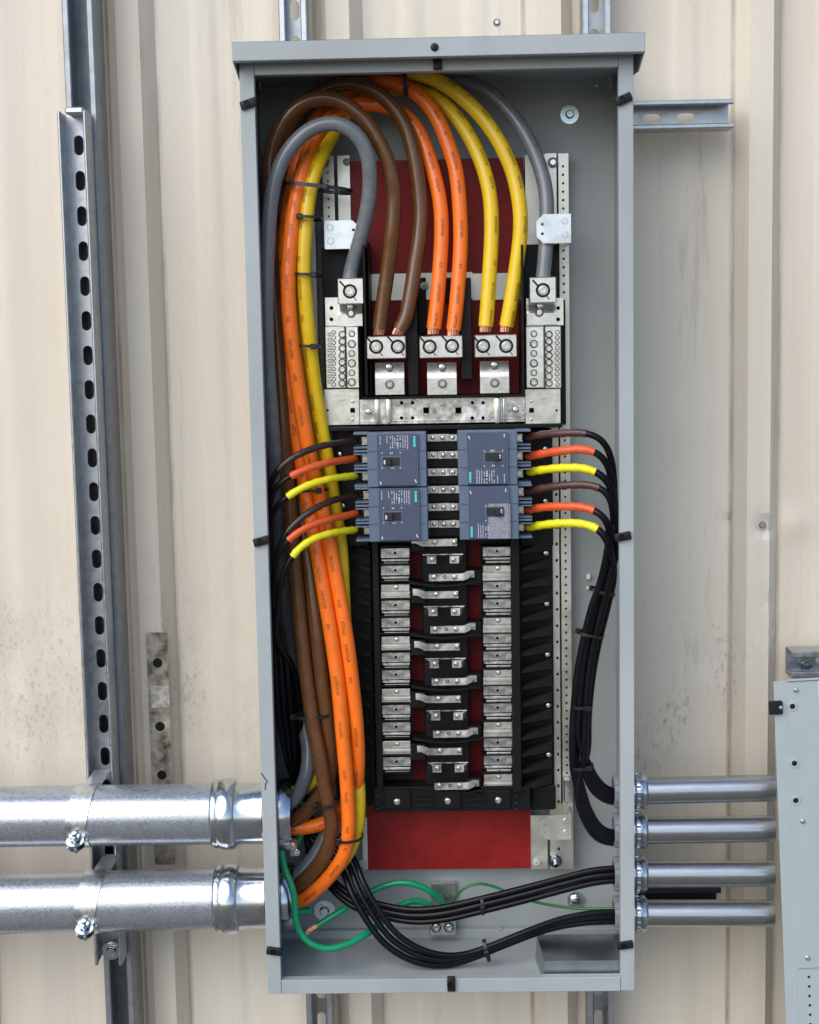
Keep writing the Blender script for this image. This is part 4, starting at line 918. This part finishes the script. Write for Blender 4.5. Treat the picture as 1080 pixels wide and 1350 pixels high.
tie('cable tie round the yellow cable beside the left bracket tab', 390, 287, 424, 288.5, .078, .030, (120,), .0040, (1, 0, -.05))
tie('cable tie round the yellow cable level with the left grey lug', 387, 362, 424, 363.5, .078, .030, (60,), .0038)
tie('cable tie round the yellow cable level with the left terminal strip', 393, 455.5, 422, 457, .078, .026, (60,), .0038)
tie('cable tie binding the orange and yellow cables at the very top centre', 533, 87, 535.5, 126, .118, .030, (100,), .0066)
tie('cable tie round the orange cables behind the breaker wires', 399, 646, 432, 644.5, .082, .018, (70,), .0040)
tie('cable tie round the two lower brown cables', 387, 944.5, 437, 941, .076, .016, (165,), .0046)
tie('cable tie where the brown cable bends over the big conduits', 416, 1062, 447, 1056, .068, .019, (165,), .0038)
tie('cable tie round the lower orange and yellow cables beside the red insulator', 447, 1105, 478, 1101, .068, .024, (150,), .0040, (1, 0, .6))
tie('small cable tie on the middle black wire bundle near the ground lug', 635, 1183, 637, 1205, .097, .009, (90,), .0042)
tie('small cable tie on the lowest black wire bundle above the cabinet floor', 638, 1240, 645, 1266, .077, .010, (90,), .0050)
tie('cable tie on the right black wire bundle in its upper bend', 778, 775, 806, 783, .075, .016, (20,), .0042, (-1, 0, 0))
tie('cable tie on the right black wire bundle halfway down', 763, 833, 795, 839, .083, .016, (200,), .0042)
tie('cable tie low on the right black wire bundle', 754, 930, 780, 931, .09, .016, (60,), .0042)
tie('cable tie where the right black wires split to two conduits', 754, 1012, 782, 1009, .10, .014, (60,), .0042)
bm = B(); bxp(bm, 773.5, 757, 779, 764, .19, .008, .001); bxp(bm, 773.5, 773, 777, 778, .19, .008, .001); single('tie_anchor', 'small white adhesive tie anchor behind the right wire bundle', 'anchor', bm, M['tag'])

# ================================================================ LARGE CONDUITS
def big_conduit(label, py0, py1, zhole):
    Yc = .106; z1 = zhole; x1 = -W2
    a = P(0, py0, Yc); b = P(260, py1, Yc); dz = (b.z - a.z) / (b.x - a.x)
    A = Vector((x1, Yc, z1)); d = Vector((-1, 0, -dz)).normalized(); r = .0444
    t = thing('large_conduit', label, 'conduit', A, 'large galvanised conduits')
    bm = B(); lathe(bm, A + d * .04, d, [(0, 0), (0, r), (1.6, r), (1.6, r - .002), (1.5, 0)], 64); obj('pipe', bm, M['pipe'], t, True)
    u = S(Yc)
    bm = B(); lathe(bm, A, d, [(.001, .040), (.001, .0475), (.004, .0490), (.008, .0480), (.010, .0450), (.013, .0445), (.040, .0448), (.046, .0455), (.050, .0462), (.052, .0500), (.056, .0520), (.064, .0527), (.072, .0520), (.076, .0500), (.078, .0505), (.083, .0500), (.086, .0470), (.087, .044)], 64)
    obj('compression_connector', bm, M['zinc'], t, True, 30)
    bm = B(); lathe(bm, A, d, [(0, .047), (0, .0505), (.0012, .0505), (.0012, .047)], 48); obj('sealing_ring', bm, M['seal'], t, True)
    bm = B(); n = 16                                        # castellated locknut and bushing inside the cabinet
    lathe(bm, A + Vector((T, 0, 0)), (1, 0, 0), [(0, .043), (0, .0545), (.008, .0545), (.008, .0500), (.012, .0495), (.013, .0515), (.022, .0510), (.026, .0490), (.030, .0470), (.030, .0405), (.0, .0405)], 48)
    for k in range(10):
        an = 2 * math.pi * k / 10; Mx = Matrix.Rotation(-an, 4, 'X')
        box(bm, A.x + T, A.x + T + .008, Yc + math.sin(an) * .0555 - .004, Yc + math.sin(an) * .0555 + .004, z1 + math.cos(an) * .0555 - .004, z1 + math.cos(an) * .0555 + .004, .001, 1, None)
    obj('locknut', bm, M['zinc'], t, True, 30)
    return A, d, r
c1 = big_conduit('upper large galvanised conduit entering the left side of the cabinet', 1072.5, 1069, zc['L'][0])
c2 = big_conduit('lower large galvanised conduit entering the left side of the cabinet', 1187.5, 1181.5, zc['L'][1])
def strap(label, c, px):
    A, d, r = c; x = P(px, 1100, .106).x; p = A + d * ((x - A.x) / d.x); w_ = .0315
    t = thing('pipe_strap', label, 'pipe clamp', p, 'strut clamps on the large conduits')
    def half(a0, a1, r0, r1, nm):
        bm = B(); N = 22; rings = []
        for i in range(N + 1):
            a = R(a0 + (a1 - a0) * i / N); dr = Vector((0, -math.cos(a), math.sin(a)))
            sh = Vector((.20, 0, 0)) * (.045 * math.sin(a) if nm == 'upper_strap' else 0) * .9
            rings.append([bm.verts.new(p + sh + dr * q + Vector((e * w_ / 2, 0, 0))) for q, e in ((r0, -1), (r0, 1), (r1, 1), (r1, -1))])
        for A_, C_ in zip(rings, rings[1:]):
            for k in range(4): bm.faces.new((A_[k], A_[(k + 1) % 4], C_[(k + 1) % 4], C_[k]))
        bm.faces.new(rings[0]); bm.faces.new(rings[-1][::-1])
        return bm
    bm = half(-24, 150, r + .0003, r + .0022, 'upper_strap'); obj('upper_strap', bm, M['galv'], t, True, 30)
    bm = half(-30, -160, r + .0003, r + .0022, 'lower_strap'); obj('lower_strap', bm, M['galv'], t, True, 30)
    for a_ in (-22.5, -31.5):
        a = R(a_); dr = Vector((0, -math.cos(a), math.sin(a))); q = p + dr * (r + .009); bm = B(); lathe(bm, q + Vector((0, -.001, -.0012)), Vector((0, .35, -1)), [(0, 0), (0, .013), (.0022, .013), (.0022, 0)], 20); obj('strap_ear', bm, M['zinc'], t, True)
    a = R(-27); dr = Vector((0, -math.cos(a), math.sin(a))); q = p + dr * (r + .010)
    bm = B(); cyl(bm, q + Vector((0, -.004, .016)), q + Vector((0, .004, -.016)), .0036, 12, .0005); obj('strap_bolt', bm, M['screw'], t, True)
    bm = B(); lathe(bm, q + Vector((0, 0, .006)), (0, -.3, 1), [(0, 0), (0, .0075), (.005, .0075), (.005, 0)], 6); obj('strap_nut', bm, M['zinc'], t)
    # leg back to the strut
    bm = B(); zt_ = p.z + r * .78
    prism(bm, [Vector((p.x - .004, .085, zt_)), Vector((p.x + .010, .150, zt_ + .022)), Vector((p.x + .010, .150, zt_ + .019)), Vector((p.x - .004, .085, zt_ - .003))], (.024, 0, 0)); obj('strap_leg', bm, M['galv'], t)
strap('galvanised strap clamping the upper large conduit to the left strut', c1, 110); strap('galvanised strap clamping the lower large conduit to the left strut', c2, 117)
t = thing('bonding_clamp', 'small cast bonding clamp with a bright screw between the two big conduit locknuts', 'clamp', P(385, 1125, .06))
bm = B(); bxp(bm, 366, 1112, 384, 1121, .06, .03, .002); bxp(bm, 380, 1112, 391, 1130, .065, .02, .003); obj('clamp_body', bm, M['tin2'], t); screw(t, P(391, 1124, .063), .0052, 'slot', 'clamp_screw')

# ================================================================ SMALL CONDUITS
def small(label, py, z, i, flat=False):
    Yc = .106; b = P(1060, py, Yc); A = Vector((W2, Yc, z)); d = (Vector((b.x, Yc, b.z)) - A).normalized(); r = .0196
    t = thing('small_conduit', label, 'conduit', A, 'small steel conduits')
    bm = B(); lathe(bm, A + d * .012, d, [(0, 0), (0, r), (.205, r), (.205, 0)], 40); obj('pipe', bm, M['emt'], t, True)
    bm = B(); lathe(bm, A, d, [(.0005, .018), (.0005, .0240), (.006, .0246), (.008, .0226), (.0125, .0226), (.0135, .0250), (.0150, .0266), (.0200, .0268), (.0212, .0246), (.0222, .0246), (.0235, .0268), (.0285, .0262), (.0315, .0230), (.032, .0195)], 36)
    for k in range(18): an = 2 * math.pi * k / 18; box(bm, A.x + .0145, A.x + .0200, Yc + math.sin(an) * .0268 - .0014, Yc + math.sin(an) * .0268 + .0014, z + math.cos(an) * .0268 - .0012, z + math.cos(an) * .0268 + .0012, .0004)
    obj('compression_connector', bm, M['zinc'], t, True, 25)
    bm = B(); lathe(bm, A - Vector((T, 0, 0)), (-1, 0, 0), [(0, .019), (0, .0265), (.0035, .0265), (.0035, .0245), (.0135, .0240), (.0150, .0225), (.0150, .0180), (0, .018)], 28)
    for k in range(14): an = 2 * math.pi * k / 14; box(bm, A.x - T - .0145, A.x - T - .0035, Yc + math.sin(an) * .0245 - .001, Yc + math.sin(an) * .0245 + .001, z + math.cos(an) * .0245 - .001, z + math.cos(an) * .0245 + .001)
    obj('plastic_bushing', bm, M['bush'], t, True, 30)
for i, (py, lab) in enumerate(((1038, 'topmost of the four small conduits right of the cabinet'), (1092, 'second from top of the four small conduits right of the cabinet'), (1151, 'third small conduit, just above the dark strut end'), (1204, 'lowest of the four small conduits right of the cabinet'))): small(lab, py, zc['R'][i], i)

# ================================================================ SECOND ENCLOSURE
Yf = .035; O = P(1020, 899, Yf); t = thing('second_enclosure', 'closed grey steel enclosure at the right edge where the small conduits end', 'enclosure', O)
def enc(name, x0, x1, y0, y1, z0, z1, m, bev=.0008, par=None):
    bm = B(); box(bm, x0, x1, y0, y1, z0, z1, bev); me_o = obj(name, bm, m, None, False, 35, (0, 0, 0)); me_o.parent = par or t; return me_o
Hh = .9; Wd = .50
enc('case', .0185, Wd - .019, .0018, .09, -Hh, -.024, M['paint2'], .0012); enc('front_flange', 0, Wd, 0, .0016, -Hh, 0, M['paint2'], .0005)
cover = enc('cover_sheet', .0178, Wd - .018, -.0022, -.0001, -.4205, -.0015, M['paint2'], .0006)
low = enc('lower_cover', .0178, Wd - .018, -.0006, -.0001, -Hh, -.4235, M['paint2'], .0005)
enc('top_lip', .018, Wd, -.004, .0016, .0001, .0022, M['paint2'], .0004)
def esc(x, z, r, k='pan', nm='screw', y=-.0022):
    o = bpy.data.objects.new(nm, SM[k]); COL.objects.link(o); o.parent = t; o.location = (x, y, z); o.scale = (r, r, r); return o
for x, z in ((.0305, -.013), (.0335, -.203), (.0335, -.405)): esc(x, z, .0038)
for z in (-.036, -.118, -.172):
    bm = B(); lathe(bm, (.0245, -.0022, z), (0, -1, 0), [(0, .0072), (.0012, .0066), (.0012, .0040), (-.001, .0036), (-.001, 0)], 20); o = obj('knockout', bm, M['paint2'], None, True, 35, (0, 0, 0)); o.parent = t
    bm = B(); lathe(bm, (.0245, -.0026, z), (0, -1, 0), [(0, 0), (0, .0036), (.0006, .0036), (.0006, 0)], 14); o2 = obj('knockout_hole', bm, M['hole'], None, False, 35, (0, 0, 0)); o2.parent = o
for k in range(8):
    bm = B(); lathe(bm, (.0345, -.0006, -.434 - k * .0142), (0, -1, 0), [(0, 0), (0, .0019), (.0005, .0019), (.0005, 0)], 10); o = obj('vent_hole', bm, M['hole'], None, False, 35, (0, 0, 0)); o.parent = t
enc('cover_clip', -.0085, .0105, -.0060, -.0003, -.046, -.0265, M['clip'], .0016); esc(.0075, -.036, .0028, 'pan', 'clip_screw', -.006)
enc('white_sticker', .062, .14, -.0030, -.0023, -.055, -.002, M['tag'], 0)
t.rotation_euler = (0, R(-2.6), 0)
if 'root' in t: del t['root']
for o in sc.objects:
    if 'root' in o: del o['root']
